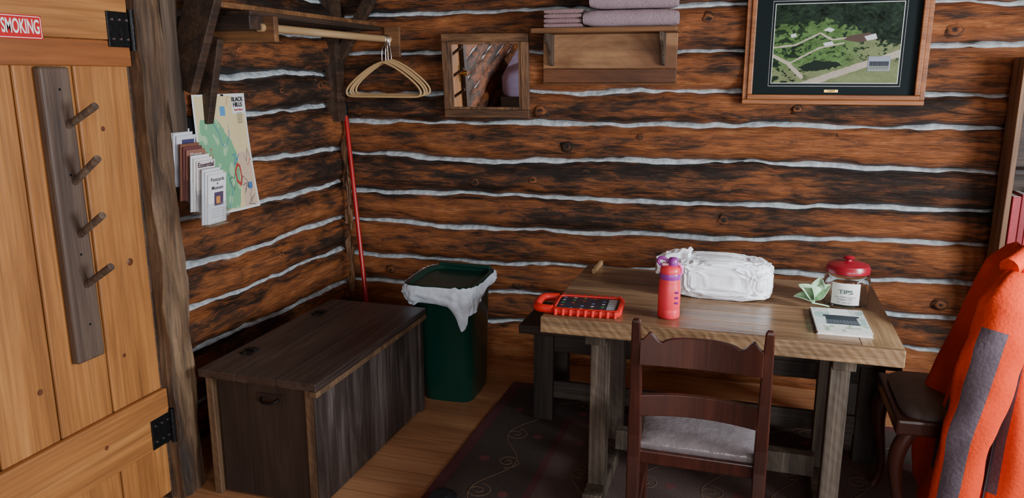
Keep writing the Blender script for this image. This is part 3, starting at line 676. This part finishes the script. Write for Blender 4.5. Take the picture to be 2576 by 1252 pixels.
# ------------------------------------------------------------------ table
TX0,TX1,TY0,TY1,TZ=1.64,2.765,-1.576,-.81,.75
e=empty('dining_table')
nb=6; w=(TY1-TY0)/nb
box('front_edge_board',TX0,TX1,TY0,TY0+.022,TZ-.055,TZ,TABE,e,.003)
for i in range(nb):
    a=TY0+.0225 if i==0 else TY0+w*i+.0006
    box('top_board_%d'%i,TX0+.001,TX1-.1205,a,TY0+w*(i+1)-.0006,TZ-.05,TZ-.0003*(i%2),TABT,e,.0025)
TABTY=wood('table_breadboard_wood',[sr(106,82,56),sr(148,120,86),sr(176,146,108)],'y',11,2,.35,.3,(.3,.5,.72),fine=.25)
box('breadboard_end',TX1-.12,TX1,TY0+.0225,TY1,TZ-.055,TZ,TABTY,e,.003)
lxs=(1.815,2.61)
for j,lx in enumerate(lxs):
    box('leg_near_%d'%j,lx-.03,lx+.03,-1.42,-1.35,.07,TZ-.11,TABL,e,.003)
    box('leg_far_%d'%j,lx-.03,lx+.03,-1.04,-.97,.07,TZ-.11,TABL,e,.003)
    box('foot_%d'%j,lx-.035,lx+.035,-1.50,-.90,.0105,.07,TABL,e,.004)
    box('top_rail_%d'%j,lx-.035,lx+.035,-1.50,-.90,TZ-.11,TZ-.055,TABL,e,.003)
box('stretcher',lxs[0]+.035,lxs[1]-.035,-1.22,-1.17,.12,.2,TABL,e,.003)
box('cleat_stick',1.69,1.705,-.96,-.795,TZ+.0005,TZ+.02,DOWEL,e,.002)
e=empty('wooden_bench')
BSEAT=wood('bench_seat_wood',[sr(26,19,15),sr(40,29,22),sr(58,43,33)],'x',12,2,.6,.4,(.3,.5,.75),fine=.35)
box('seat_plank_0',1.34,2.9,-.84,-.66,.42,.46,BSEAT,e,.004); box('seat_plank_1',1.34,2.9,-.655,-.45,.42,.46,BSEAT,e,.004)
BLEG=wood('bench_leg_wood',[sr(34,28,24),sr(50,42,36),sr(70,60,52)],'z',11,2,.65,.5,(.3,.5,.72),fine=.35)
for j,lx in enumerate((1.45,2.80)):
    box('leg_front_%d'%j,lx-.045,lx+.045,-.82,-.77,.0105,.42,BLEG,e,.003); box('leg_back_%d'%j,lx-.045,lx+.045,-.53,-.48,.0105,.42,BLEG,e,.003)
    box('rail_%d'%j,lx-.02,lx+.02,-.77,-.53,.32,.42,BSEAT,e,.003)
GX=wood('bench_rail_wood',[sr(46,39,34),sr(72,62,54),sr(96,84,74)],'x',11,2,.6,.5,(.3,.5,.72),fine=.3)
box('lower_rail',1.495,2.755,-.81,-.785,.12,.2,GX,e,.003)
box('apron',1.495,2.755,-.81,-.785,.34,.42,BSEAT,e,.003)
# ------------------------------------------------------------------ dining chair
LEA=plain('seat_leather',sr(122,114,116),.24,bump=.35,bscale=30,var=.1)
e=empty('dining_chair')
P=lambda u,v,y=-1.875:hit(u,v,'y',y)
lx=P(1601,850).x; rx=P(1937,850).x; zt=P(1600,797).z
for j,x in enumerate((lx,rx)):
    rings=[]
    for z,y,s in((0.0105,-1.90,.014),(.2,-1.855,.017),(.43,-1.835,.019),(.5,-1.835,.019),(.65,-1.85,.017),(.8,-1.872,.014),(zt-.01,-1.885,.012),(zt,-1.886,.008)):
        rings.append([Vector((x+a,y+b2,z)) for a,b2 in((-s,-s),(s,-s),(s,s),(-s,s))])
    loft('back_post_%d'%j,rings,CHAIRW,e,smooth=False,bev=.004)
mid=(lx+rx)/2; hw=(rx-lx)/2-.012
zl=P(1612,855).z; zb1=P(1770,935).z
def crest(n,top,bot,yb,par,bow=.02,thick=.018,N_=40):
    rings=[]
    for i in range(N_+1):
        u=-1+2*i/N_; x=mid+hw*u; y=yb+(bow*(1-u*u))
        rings.append([Vector((x,y-thick/2,bot(u))),Vector((x,y-thick/2,top(u))),Vector((x,y+thick/2,top(u))),Vector((x,y+thick/2,bot(u)))])
    return loft(n,rings,CHAIRW,par,smooth=False,bev=.003)
def ctop(u):
    a=abs(u); z=zl+.002
    z+=.024*math.exp(-((a-.84)/.085)**2)
    z+=.012*math.exp(-(a/.55)**4)
    z-=.006*math.exp(-((a-.64)/.06)**2)
    return z
crest('crest_rail',ctop,lambda u:zb1+.004*u*u,-1.878,e,N_=80)
zm1=P(1770,1003,-1.845).z; zm0=P(1770,1062,-1.845).z
crest('middle_rail',lambda u:zm1+.008*(1-u*u)-.006,lambda u:zm0+.006*(1-u*u),-1.852,e)
sz_=.465
def seatring(z,g): return [Vector((x,y,z)) for x,y in((lx+.012+g,-1.835+g),(rx-.012-g,-1.835+g),(rx+.03-g,-1.47-g),(lx-.03+g,-1.47-g))]
loft('seat_frame',[seatring(sz_-.065,.006),seatring(sz_-.02,0)],CHAIRW,e,smooth=False,bev=.004)
def padring(z,g):
    out=[]; C=[Vector((lx+.0,-1.825,z)),Vector((rx-.0,-1.825,z)),Vector((rx+.03,-1.47,z)),Vector((lx-.03,-1.47,z))]; cc=sum(C,Vector())/4
    for i in range(4):
        for t in range(8):
            p=C[i].lerp(C[(i+1)%4],t/8); out.append(cc+(p-cc)*(1-g))
    return out
loft('seat_cushion',[padring(sz_-.02,.03),padring(sz_-.008,.0),padring(sz_+.006,.02),padring(sz_+.015,.12),padring(sz_+.02,.35),padring(sz_+.021,.8)],LEA,e)
for j,x in enumerate((lx-.012,rx+.012)):
    rings=[[Vector((x+a,-1.50+b2,z)) for a,b2 in((-s,-s),(s,-s),(s,s),(-s,s))] for z,s in((.0105,.013),(.3,.018),(sz_-.04,.021))]
    loft('front_leg_%d'%j,rings,CHAIRW,e,smooth=False,bev=.004)
    beam('side_stretcher_%d'%j,(x,-1.51,.18),((lx,rx)[j],-1.855,.18),.02,.03,CHAIRW,e,up=Vector((0,0,1)))
beam('back_stretcher',(lx,-1.85,.22),(rx,-1.85,.22),.02,.035,CHAIRW,e,up=Vector((0,0,1)))
beam('front_stretcher',(lx,-1.50,.25),(rx,-1.50,.25),.02,.035,CHAIRW,e,up=Vector((0,0,1)))
# ------------------------------------------------------------------ second chair (end of table)
e=empty('dining_chair.001')
ax0,ax1,ay0,ay1=2.79,3.17,-1.42,-.98
loft('seat_frame',[[Vector(p) for p in((ax0,ay0,z),(ax1,ay0+.03,z),(ax1,ay1-.03,z),(ax0,ay1,z))] for z in(.41,.465)],CHAIRW,e,smooth=False,bev=.01)
SEAT2=plain('dark_seat',sr(84,76,72),.45,bump=.3,bscale=40)
loft('seat_cushion',[rr((ax0+ax1)/2,(ay0+ay1)/2,h1,h2,z,0,48,6) for h1,h2,z in((.17,.20,.465),(.172,.203,.477),(.155,.185,.49),(.08,.09,.497))],SEAT2,e)
for j,y in enumerate((ay0+.03,ay1-.03)):
    pts=[Vector((ax0+.03+dx,y,z)) for dx,z in((0.02,.42),(-.015,.36),(-.018,.28),(.012,.15),(.012,.06),(-.01,.02))]
    tube('front_leg_%d'%j,pts,.022,CHAIRW,e,radii=[1.1,1.3,1,.7,.6,.8])
    loft('back_post_%d'%j,[[Vector((x+a,y*.98-.02+b2,z)) for a,b2 in((-.016,-.016),(.016,-.016),(.016,.016),(-.016,.016))] for x,z in((3.22,.0105),(3.16,.42),(3.17,.6),(3.22,.95))],CHAIRW,e,smooth=False,bev=.004)
beam('crest_rail',(3.215,ay0+.03,.90),(3.215,ay1-.03,.90),.07,.02,CHAIRW,e,up=Vector((1,0,0)))
beam('middle_rail',(3.18,ay0+.03,.70),(3.18,ay1-.03,.70),.05,.02,CHAIRW,e,up=Vector((1,0,0)))
# orange jacket draped over it
ORG=plain('orange_fleece',sr(206,60,22),.85,bump=.25,bscale=90,var=.08,spec=.2); GRY=plain('grey_fleece',sr(92,80,88),.85,bump=.25,bscale=90,var=.12,spec=.2)
ZIP=plain('zip_dark',sr(40,36,44),.5)
e=empty('orange_jacket')
rings=[]; NR=48; NS=120
for k in range(NR+1):
    f=k/NR; z=.995-.86*f
    rx_=.10+.10*min(1,f*1.6)**.7+.03*f; ry_=.21+.06*f
    if k==0: rx_*=.3; ry_*=.75
    if k==1: rx_*=.75; ry_*=.93
    cx_=3.165-.03*f; out=[]
    for i in range(NS):
        t=2*math.pi*i/NS; fold=.020*math.sin(t*7+2.5*f+nz(f*2,t)*2)*min(1,f*2)+.025*nz(math.cos(t)*2,math.sin(t)*2,f*2)+.006*nz(math.cos(t)*6,math.sin(t)*6,f*5)
        c_,s_=math.cos(t),math.sin(t)
        out.append(Vector((cx_+(rx_+fold)*c_,-1.22+(ry_+fold)*s_,z+.02*nz(i*.07,1)*(1 if f<.2 else f))))
    rings.append(out)
loft('body',rings,ORG,e,cap=True,mats=[ORG,GRY],mfun=lambda j,i:1 if (11<j<40 and 71<i+.1*j<84+.12*j) else 0)
zp=[rings[k][82]+Vector((0,-.008,0)) for k in range(8,NR,2)]
tube('zipper',zp,.004,ZIP,e)
def sleeve(n,pts,rad,par):
    rg=[]; K=48
    for k in range(K+1):
        f=k/K*(len(pts)-1); a=min(int(f),len(pts)-2); t=f-a
        p=Vector(pts[a]).lerp(Vector(pts[a+1]),t); r=rad[a]+(rad[a+1]-rad[a])*t
        d=(Vector(pts[min(a+2,len(pts)-1)])-Vector(pts[max(a-1,0)])).normalized(); s=d.cross(Vector((0,1,0))).normalized(); u=s.cross(d)
        rg.append([p+(s*math.cos(q*math.pi/20)*(1+.10*nz(k*.12,q*.3))+u*math.sin(q*math.pi/20)*.75)*(r+.003*math.sin(k*.45+q*.5)+.006*nz(k*.25,q*.2,4)) for q in range(40)])
    return loft(n,rg,ORG,par,mats=[ORG,GRY],mfun=lambda j,i:1 if (15<j<46 and 23<i<30) else 0)
sleeve('sleeve',[(3.10,-1.37,.955),(3.055,-1.43,.86),(3.01,-1.47,.66),(2.975,-1.48,.45),(2.955,-1.48,.16)],[.05,.085,.08,.07,.066],e)
tube('collar',[Vector((3.06,-1.36,.975)),Vector((3.12,-1.30,1.0)),Vector((3.17,-1.2,1.01)),Vector((3.2,-1.1,.99))],.03,ORG,e)
# ------------------------------------------------------------------ bookshelf at the right
e=empty('bookcase')
bxl=hit(2496,560,'y',-.13).x; yb0=-.27
box('side_board',bxl,bxl+.022,yb0,-.118,.0,1.62,BOOKW,e,.003)
box('side_board_far',bxl+1.0,bxl+1.022,yb0,-.118,.0,1.62,BOOKW,e,.003)
box('back_panel',bxl+.022,bxl+1.0,-.128,-.118,.0,1.62,DARKW,e,0)
zsh=hit(2560,628,'y',-.27).z
for i,z in enumerate((.1,.5,zsh,zsh+.34,1.59)): box('shelf_%d'%i,bxl+.022,bxl+1.0,yb0+.004,-.128,z-.02,z,DARKW,e,.002)
bk=empty('book_row')
xx=bxl+.03; cols=[sr(170,50,60),sr(150,40,52),sr(190,60,66),sr(70,60,70),sr(160,120,90),sr(60,80,110)]
for i in range(14):
    w_=random.uniform(.022,.04); hgt=random.uniform(.2,.27); m=plain('book_cover_%d'%i,cols[i%6],.5)
    box('book_%d'%i,xx,xx+w_,yb0+.008,-.135,zsh+.0005,zsh+hgt,m,bk,.003)
    box('pages_%d'%i,xx+.003,xx+w_-.003,yb0+.012,-.134,zsh+.005,zsh+hgt+.0008,WHITE,bk,0); xx+=w_+.002
# ------------------------------------------------------------------ tablet
e=empty('tablet_computer')
TR=plain('foam_red',sr(214,40,32),.5,var=.04)
zt_=TZ+.001
A=hit(1390,793,'z',TZ+.02); Bq=hit(1536,803,'z',TZ+.02); C=hit(1562,736,'z',TZ+.02)
ex=(Bq-A).normalized(); wd=.121; hd=.094
body_c=(A+C)/2; ang=math.atan2(ex.y,ex.x)
loft('case',[rr(body_c.x,body_c.y,wd-.004,hd-.004,zt_,ang,60,9),rr(body_c.x,body_c.y,wd,hd,zt_+.006,ang,60,9),rr(body_c.x,body_c.y,wd,hd,zt_+.018,ang,60,9),rr(body_c.x,body_c.y,wd-.005,hd-.005,zt_+.023,ang,60,9),rr(body_c.x,body_c.y,wd-.014,hd-.014,zt_+.0232,ang,60,12),rr(body_c.x,body_c.y,wd-.016,hd-.016,zt_+.018,ang,60,12)],TR,e)
Mx=Matrix.Rotation(ang,3,'Z')
def TP(x,y,z): return body_c*1+Mx@Vector((x,y,0))+Vector((0,0,z-body_c.z))
def icon(u,v):
    if u>.955 or u<.035 or v<.03 or v>.97: return sr(32,34,38)
    if u>.82 and .1<v<.9: return sr(205,214,222) if int(v*30)%4 else sr(90,100,112)
    gx,gy=u*6%1,v*5%1
    if u<.80 and .1<v<.96:
        d=(abs((gx-.5)*1.25)**3+abs(gy-.5)**3)**(1/3); k=(int(u*6)*7+int(v*5)*3)%5
        if d<.2 and (int(u*6)*2+int(v*5)*3)%5!=0: return [sr(235,238,240),sr(60,200,90),sr(110,170,235),sr(220,80,70),sr(235,238,240)][k]
    return Vector(sr(18,30,46)).lerp(Vector(sr(44,60,84)),.5+.5*nz(u*3,v*3)) [:] if True else 0
sheet('screen',lambda u,v:TP(-(wd-.015)+2*(wd-.015)*u,-(hd-.015)+2*(hd-.015)*v,zt_+.0186),260,200,icon,paintmat('tablet_screen',.12,.5),e)
for sd in (-1,1):
    for q in range(9):
        p=TP(-wd+.02+q*(2*wd-.04)/8,sd*(hd+.001),zt_+.012); cyl('rib_%d_%d'%(sd,q),p+Vector((0,0,-.011)),p+Vector((0,0,.011)),.006,.006,TR,e,10)
hx=-wd-.030
tube('handle',[TP(-wd+.006,-hd*.80,zt_+.014),TP(hx-.005,-hd*.78,zt_+.014),TP(hx-.024,-hd*.66,zt_+.014),TP(hx-.026,0,zt_+.014),TP(hx-.024,hd*.66,zt_+.014),TP(hx-.005,hd*.78,zt_+.014),TP(-wd+.006,hd*.80,zt_+.014)],.0145,TR,e)
# ------------------------------------------------------------------ bottle
e=empty('water_bottle')
c=hit(1681,797,'z',TZ); c.z=TZ+.0005
PK=plain('bottle_coral',sr(240,62,76),.35,var=.03); PU=plain('bottle_purple',sr(150,56,150),.3,var=.03); LP=plain('bottle_light',sr(240,180,190),.3)
r=.037; zs=.9
lathe('body',c,[(r*.86,0),(r*.97,.004),(r,.012),(r,.03),(r*.97,.034),(r*.97,.04),(r,.044),(r,.12),(r*.96,.126),(r*.96,.14),(r*.9,.155)],PK,e,zs=zs)
lathe('neck_band',c,[(r*.93,.150),(r*.95,.154),(r*.95,.168),(r*.92,.172)],PU,e,zs=zs)
lathe('lid',c,[(r*.9,.172),(r*.92,.176),(r*.88,.190),(r*.7,.198),(r*.4,.202)],PK,e,zs=zs)
box('lid_plate',c.x-.028,c.x+.02,c.y-.012,c.y+.012,c.z+.178,c.z+.188,LP,e,.004)
lathe('spout',c+Vector((.008,0,0)),[(.017,.2),(.018,.206),(.016,.222),(.013,.228),(.006,.23)],PU,e,24,zs=zs)
dz_=Vector((0,0,-.02))
tube('carry_loop',[c+dz_+Vector(p) for p in((-.018,0,.195),(-.036,0,.2),(-.044,0,.212),(-.036,0,.226),(-.02,0,.224),(-.008,0,.212))],.0055,PU,e)
tube('side_clip',[c+dz_+Vector(p) for p in((.03,0,.168),(.042,0,.18),(.04,0,.2),(.022,0,.208))],.006,plain('clip_pink',sr(240,120,190),.3),e)
for q in range(3):
    box('grip_%d'%q,c.x+r*.55,c.x+r*.9,c.y-r*.86,c.y-r*.70,c.z+.055+q*.018,c.z+.062+q*.018,PU,e,.002)
# ------------------------------------------------------------------ plastic bag
bm=bmesh.new(); bmesh.ops.create_icosphere(bm,subdivisions=7,radius=1)
c=(hit(1800,760,'z',TZ)+Vector((0,.11,0))); xl=hit(1680,720,'y',c.y).x; xr=hit(1952,720,'y',c.y).x; ztop=hit(1830,640,'y',c.y).z
cxb=(xl+xr)/2; hwx=(xr-xl)/2; hh=(ztop-TZ)
for v in bm.verts:
    p=v.co.copy()
    sx=math.copysign(abs(p.x)**.5,p.x); sy=math.copysign(abs(p.y)**.6,p.y); sz2=math.copysign(abs(p.z)**.42,p.z)
    n=Vector((p.x,p.y,p.z))
    w_=Vector((noise.noise(n*2.1),noise.noise(n*2.1+Vector((7,7,7))),noise.noise(n*2.1+Vector((3,9,1)))))*.6
    def ridge(s,o): return 1-abs(noise.noise((n+w_)*s+Vector((o,o,o))))*2.4
    dsp=.06*noise.noise(n*1.7)+.06*(ridge(1.5,3)-.6)+.04*(ridge(3.2,8)-.6)+.022*(ridge(7,2)-.6)+.006*(ridge(16,5)-.6)
    x=sx*(1+dsp*.6); y=sy*(1+dsp); z=sz2*(1+dsp*.9)
    top=.5+.5*z; top*= (1-.12*max(0,x-.2)-.05*max(0,-x))
    v.co=Vector((cxb+hwx*.96*x,c.y+.115*y,TZ+.001+max(0,hh*.98*top)))
me=bpy.data.meshes.new('bag_body'); bm.to_mesh(me); bm.free()
BAG=plain('thin_white_plastic',sr(242,245,252),.22,bump=.3,bscale=18,var=.03)
me.materials.append(BAG)
bag=bpy.data.objects.new('bag_body',me); S.collection.objects.link(bag)
for p in me.polygons: p.use_smooth=True
e=empty('plastic_bag'); bag.parent=e
hp=Vector((xl+.02,c.y-.02,TZ+hh*.8))
rings=[]
for k in range(13):
    f=k/12; p=hp+Vector((.06-.12*f,-.01*f,.01*math.sin(f*3)-.02*f)); rad=.05*(1-.35*f)
    rings.append([p+Vector((.014*nz(k*.7,q*.3),rad*.6*math.cos(q*math.pi/14)*(1+.4*nz(q*.5,k*.5)),rad*math.sin(q*math.pi/14)*(1+.45*nz(q*.5,k*.4,3)))) for q in range(28)])
loft('bag_handle',rings,BAG,e)
# ------------------------------------------------------------------ jar with TIPS label
e=empty('tip_jar')
c=hit(2126,768,'z',TZ)+Vector((0,.015,0)); c.z=TZ+.0005
GLS=plain('clear_glass',(.95,.97,.97,1),.02,trans=1,var=0); GLS.node_tree.nodes['Principled BSDF'].inputs['IOR'].default_value=1.3
MRN=plain('lid_maroon',sr(140,20,38),.3,var=.03)
rj=.076; zj=.80
lathe('glass',c,[(rj*.7,0),(rj*.93,.004),(rj,.02),(rj,.12),(rj*.92,.137),(rj*.8,.143),(rj*.8,.150),(rj*.76,.150),(rj*.76,.142),(rj*.88,.134),(rj*.955,.119),(rj*.955,.02),(rj*.9,.008),(rj*.1,.007)],GLS,e,48,zs=zj)
lathe('lid',c,[(rj*.80,.150),(rj*.96,.151),(rj*.97,.170),(rj*.92,.176),(rj*.9,.184),(rj*.6,.194),(rj*.2,.198),(.011,.199),(.010,.206),(.018,.21),(.02,.215),(.016,.22),(.004,.222)],MRN,e,48,zs=zj)
vs=[];n_=16
for j in range(2):
    for i in range(n_+1):
        t=-math.pi/2-.12+(-.62+1.24*i/n_); vs.append(c+Vector(((rj+.0015)*math.cos(t),(rj+.0015)*math.sin(t),.018+.076*j)))
mk('label',vs,[(i,i+1,n_+2+i,n_+1+i) for i in range(n_)],WHITE,e,smooth=True)
t=-math.pi/2-.12; nrm=Vector((math.cos(t),math.sin(t),0)); Rl=Matrix((Vector((-nrm.y,nrm.x,0)),Vector((0,0,1)),nrm)).transposed()
GI=plain('ink_green_grey',sr(60,90,80),.6)
txt('label_text','TIPS',c+nrm*(rj+.0035)+Vector((0,0,.064)),.020,GI,e,Rl,.0003,sx=1.3)
for q,s in enumerate(('you made us smile','THANK YOU','for your visit')):
    txt('label_text_%d'%q,s,c+nrm*(rj+.0035)+Vector((0,0,.047-.010*q)),.009,GI,e,Rl)
prism('paper_note',[c+Vector((-.03,.0,.012)),c+Vector((.035,.01,.012)),c+Vector((.03,.01,.05)),c+Vector((-.035,0,.045))],(0,.001,0),plain('note_green',sr(150,170,140),.7),e,0)
# ------------------------------------------------------------------ leaf sprig
e=empty('leaf_sprig')
LG=plain('leaf_pale_green',sr(160,196,158),.5,var=.4,bscale=45)
base=hit(2048,774,'z',TZ); base.z=TZ+.004
def leaf(n,p,dirv,L,wd,curl,mat):
    vs=[];d=Vector(dirv).normalized(); s=d.cross(Vector((0,-.6,1))).normalized(); u=s.cross(d)
    for i in range(15):
        f=i/14; w_=wd*math.sin(math.pi*f**.75)**.8+.0004
        for j in range(9):
            g=-1+j/4; vs.append(Vector(p)+d*L*f+u*(curl*L*math.sin(f*2.6)+.4*w_*abs(g))+s*w_*g)
    o=mk(n,vs,[(i*9+j,i*9+j+1,(i+1)*9+j+1,(i+1)*9+j) for i in range(14) for j in range(8)],mat,e,smooth=True)
    m=o.modifiers.new('s','SOLIDIFY'); m.thickness=.0008
for i,(d,L,w_,cu) in enumerate((((-.9,.1,.75),.085,.026,.25),((-.9,-.1,.12),.075,.02,.2),((.15,.1,1),.085,.03,-.1),((.7,.1,.8),.075,.024,.1),((-.25,-.2,.6),.06,.024,.2))):
    leaf('leaf_%d'%i,base+Vector((0,0,.016+.003*i)),d,L,w_,cu,LG)
tube('stem',[base+Vector((-.01,0,.014)),base+Vector((.02,.01,.008)),base+Vector((.05,.02,.0))],.0028,LG,e)
# ------------------------------------------------------------------ spiral notebook
e=empty('spiral_notebook')
a=hit(2055,831,'z',TZ+.012); b2=hit(2198,843,'z',TZ+.012); exx=(b2-a).normalized(); eyy=Vector((-exx.y,exx.x,0)); wn=(b2-a).length; hn=(hit(2045,773,'z',TZ+.012)-a).length
def NP(u,v,z): return Vector((a.x,a.y,0))+exx*wn*u+eyy*hn*v+Vector((0,0,z))
def nbox(n,u0,u1,v0,v1,z0,z1,mat):
    vs=[NP(u0,v0,z0),NP(u1,v0,z0),NP(u1,v1,z0),NP(u0,v1,z0),NP(u0,v0,z1),NP(u1,v0,z1),NP(u1,v1,z1),NP(u0,v1,z1)]
    return mk(n,vs,BF,mat,e,bev=.0006)
nbox('back_cover',0,1,0,1,TZ+.0006,TZ+.002,WHITE); nbox('pages',.02,.985,.01,.99,TZ+.0022,TZ+.0125,plain('page_block',sr(215,214,208),.8)); nbox('front_cover',0,1,0,1,TZ+.0127,TZ+.014,WHITE)
def cov(u,v):
    w_=.06*(.62-v)
    if .3<v<.62 and .2-w_<u<.82+w_:
        if .34<v<.5: return sr(40,48,56) if (int(u*30)%2 and int(v*40)%2) else sr(90,100,110)
        return sr(40,56,62)
    if .62<=v<.70 and .16<u<.88: return sr(40,50,60)
    if v<.3: return sr(224,228,222) if nz(u*9,v*9)>-.2 else sr(160,186,158)
    if v>.70 and .3<u<.72: return sr(238,240,242)
    return sr(206,216,214) if nz(u*5,v*5,3)>-.1 else sr(160,190,180)
sheet('cover_print',lambda u,v:NP(u*.94+.05,v*.98+.01,TZ+.0143),110,90,cov,PAPER,e)
for q in range(20):
    p=NP(.012,.05+q*.047,TZ+.008); tube('coil_%d'%q,[p+exx*.0065*math.cos(t)+Vector((0,0,.0068*math.sin(t))) for t in [math.radians(k) for k in range(0,360,40)]],.0008,BLACK,e,cyc=True,res=1)
# ------------------------------------------------------------------ shoe at the bottom edge
e=empty('shoe')
c=hit(1126,1243,'z',.05); c.z=.0115; c.y+=.05
SH=plain('shoe_black',sr(24,26,30),.5)
def shoe_ring(z,s): return [c+Vector((.045*s*math.cos(t)*(1+.15*math.sin(t)),-.14+.14*s*math.sin(t),z)) for t in [2*math.pi*i/36 for i in range(36)]]
loft('sole',[shoe_ring(.0,.95),shoe_ring(.006,1.0),shoe_ring(.024,1.0)],WHITE,e)
rings=[]
for k in range(8):
    f=k/7; rings.append([Vector((p.x,p.y-.05*f*max(0,(p.y-(c.y-.14))/.14),p.z)) for p in shoe_ring(.024+.06*f,(1-.35*f**2))])
loft('upper',rings,SH,e)
# ------------------------------------------------------------------ bed (seen in the mirror)
e=empty('bed')
BL=plain('purple_blanket',sr(168,156,192),.9,bump=.4,bscale=12,var=.15)
by0,by1=-6.5,-4.55
box('bed_frame',.36,1.36,by0,by1,.15,.30,DARKW,e,.01)
mcy=(by0+by1)/2; hy=(by1-by0)/2
loft('mattress',[rr(.86,mcy,.49,hy-.01,.30,0,60,10),rr(.86,mcy,.5,hy,.34,0,60,10),rr(.86,mcy,.5,hy,.48,0,60,10),rr(.86,mcy,.46,hy-.04,.54,0,60,8),rr(.86,mcy,.2,.4,.56,0,60,4)],BL,e)
for i,(x,y) in enumerate(((.41,by0+.05),(1.31,by0+.05),(.41,by1-.05),(1.31,by1-.05))): box('bed_leg_%d'%i,x-.03,x+.03,y-.03,y+.03,0,.15,DARKW,e,.003)
# ------------------------------------------------------------------ light
def area(n,loc,rot,sx_,sy_,en,col):
    l=bpy.data.lights.new(n,'AREA'); l.shape='RECTANGLE'; l.size=sx_; l.size_y=sy_; l.energy=en; l.color=col
    o=bpy.data.objects.new(n,l); S.collection.objects.link(o); o.location=loc; o.rotation_euler=rot; return o
area('window_daylight_right',(4.58,-2.25,1.45),(0,math.radians(90),0),.9,1.38,150,(.88,.94,1.))
area('added_fill_rear',(4.58,-5.3,1.45),(0,math.radians(90),0),.9,1.3,85,(.95,.97,1.))  # added fill at the added rear window, for the mirrored logs and door
area('window_daylight_front',(3.1,YF+.02,1.5),(math.radians(90),0,0),2.0,1.05,90,(.97,.98,1.))
l=bpy.data.lights.new('added_table_spot','SPOT'); l.energy=260; l.spot_size=math.radians(22); l.spot_blend=1; l.shadow_soft_size=.06; l.color=(.92,.96,1)  # added spot lamp that brightens the bag, jar and notebook on the table
o=bpy.data.objects.new('added_table_spot',l); S.collection.objects.link(o); o.location=(4.5,-2.2,1.9)
o.rotation_euler=(Vector((2.52,-1.13,.80))-o.location).to_track_quat('-Z','Y').to_euler()
w=bpy.data.worlds.new('world'); S.world=w; w.use_nodes=True
w.node_tree.nodes['Background'].inputs[0].default_value=(.75,.85,1,1); w.node_tree.nodes['Background'].inputs[1].default_value=.5
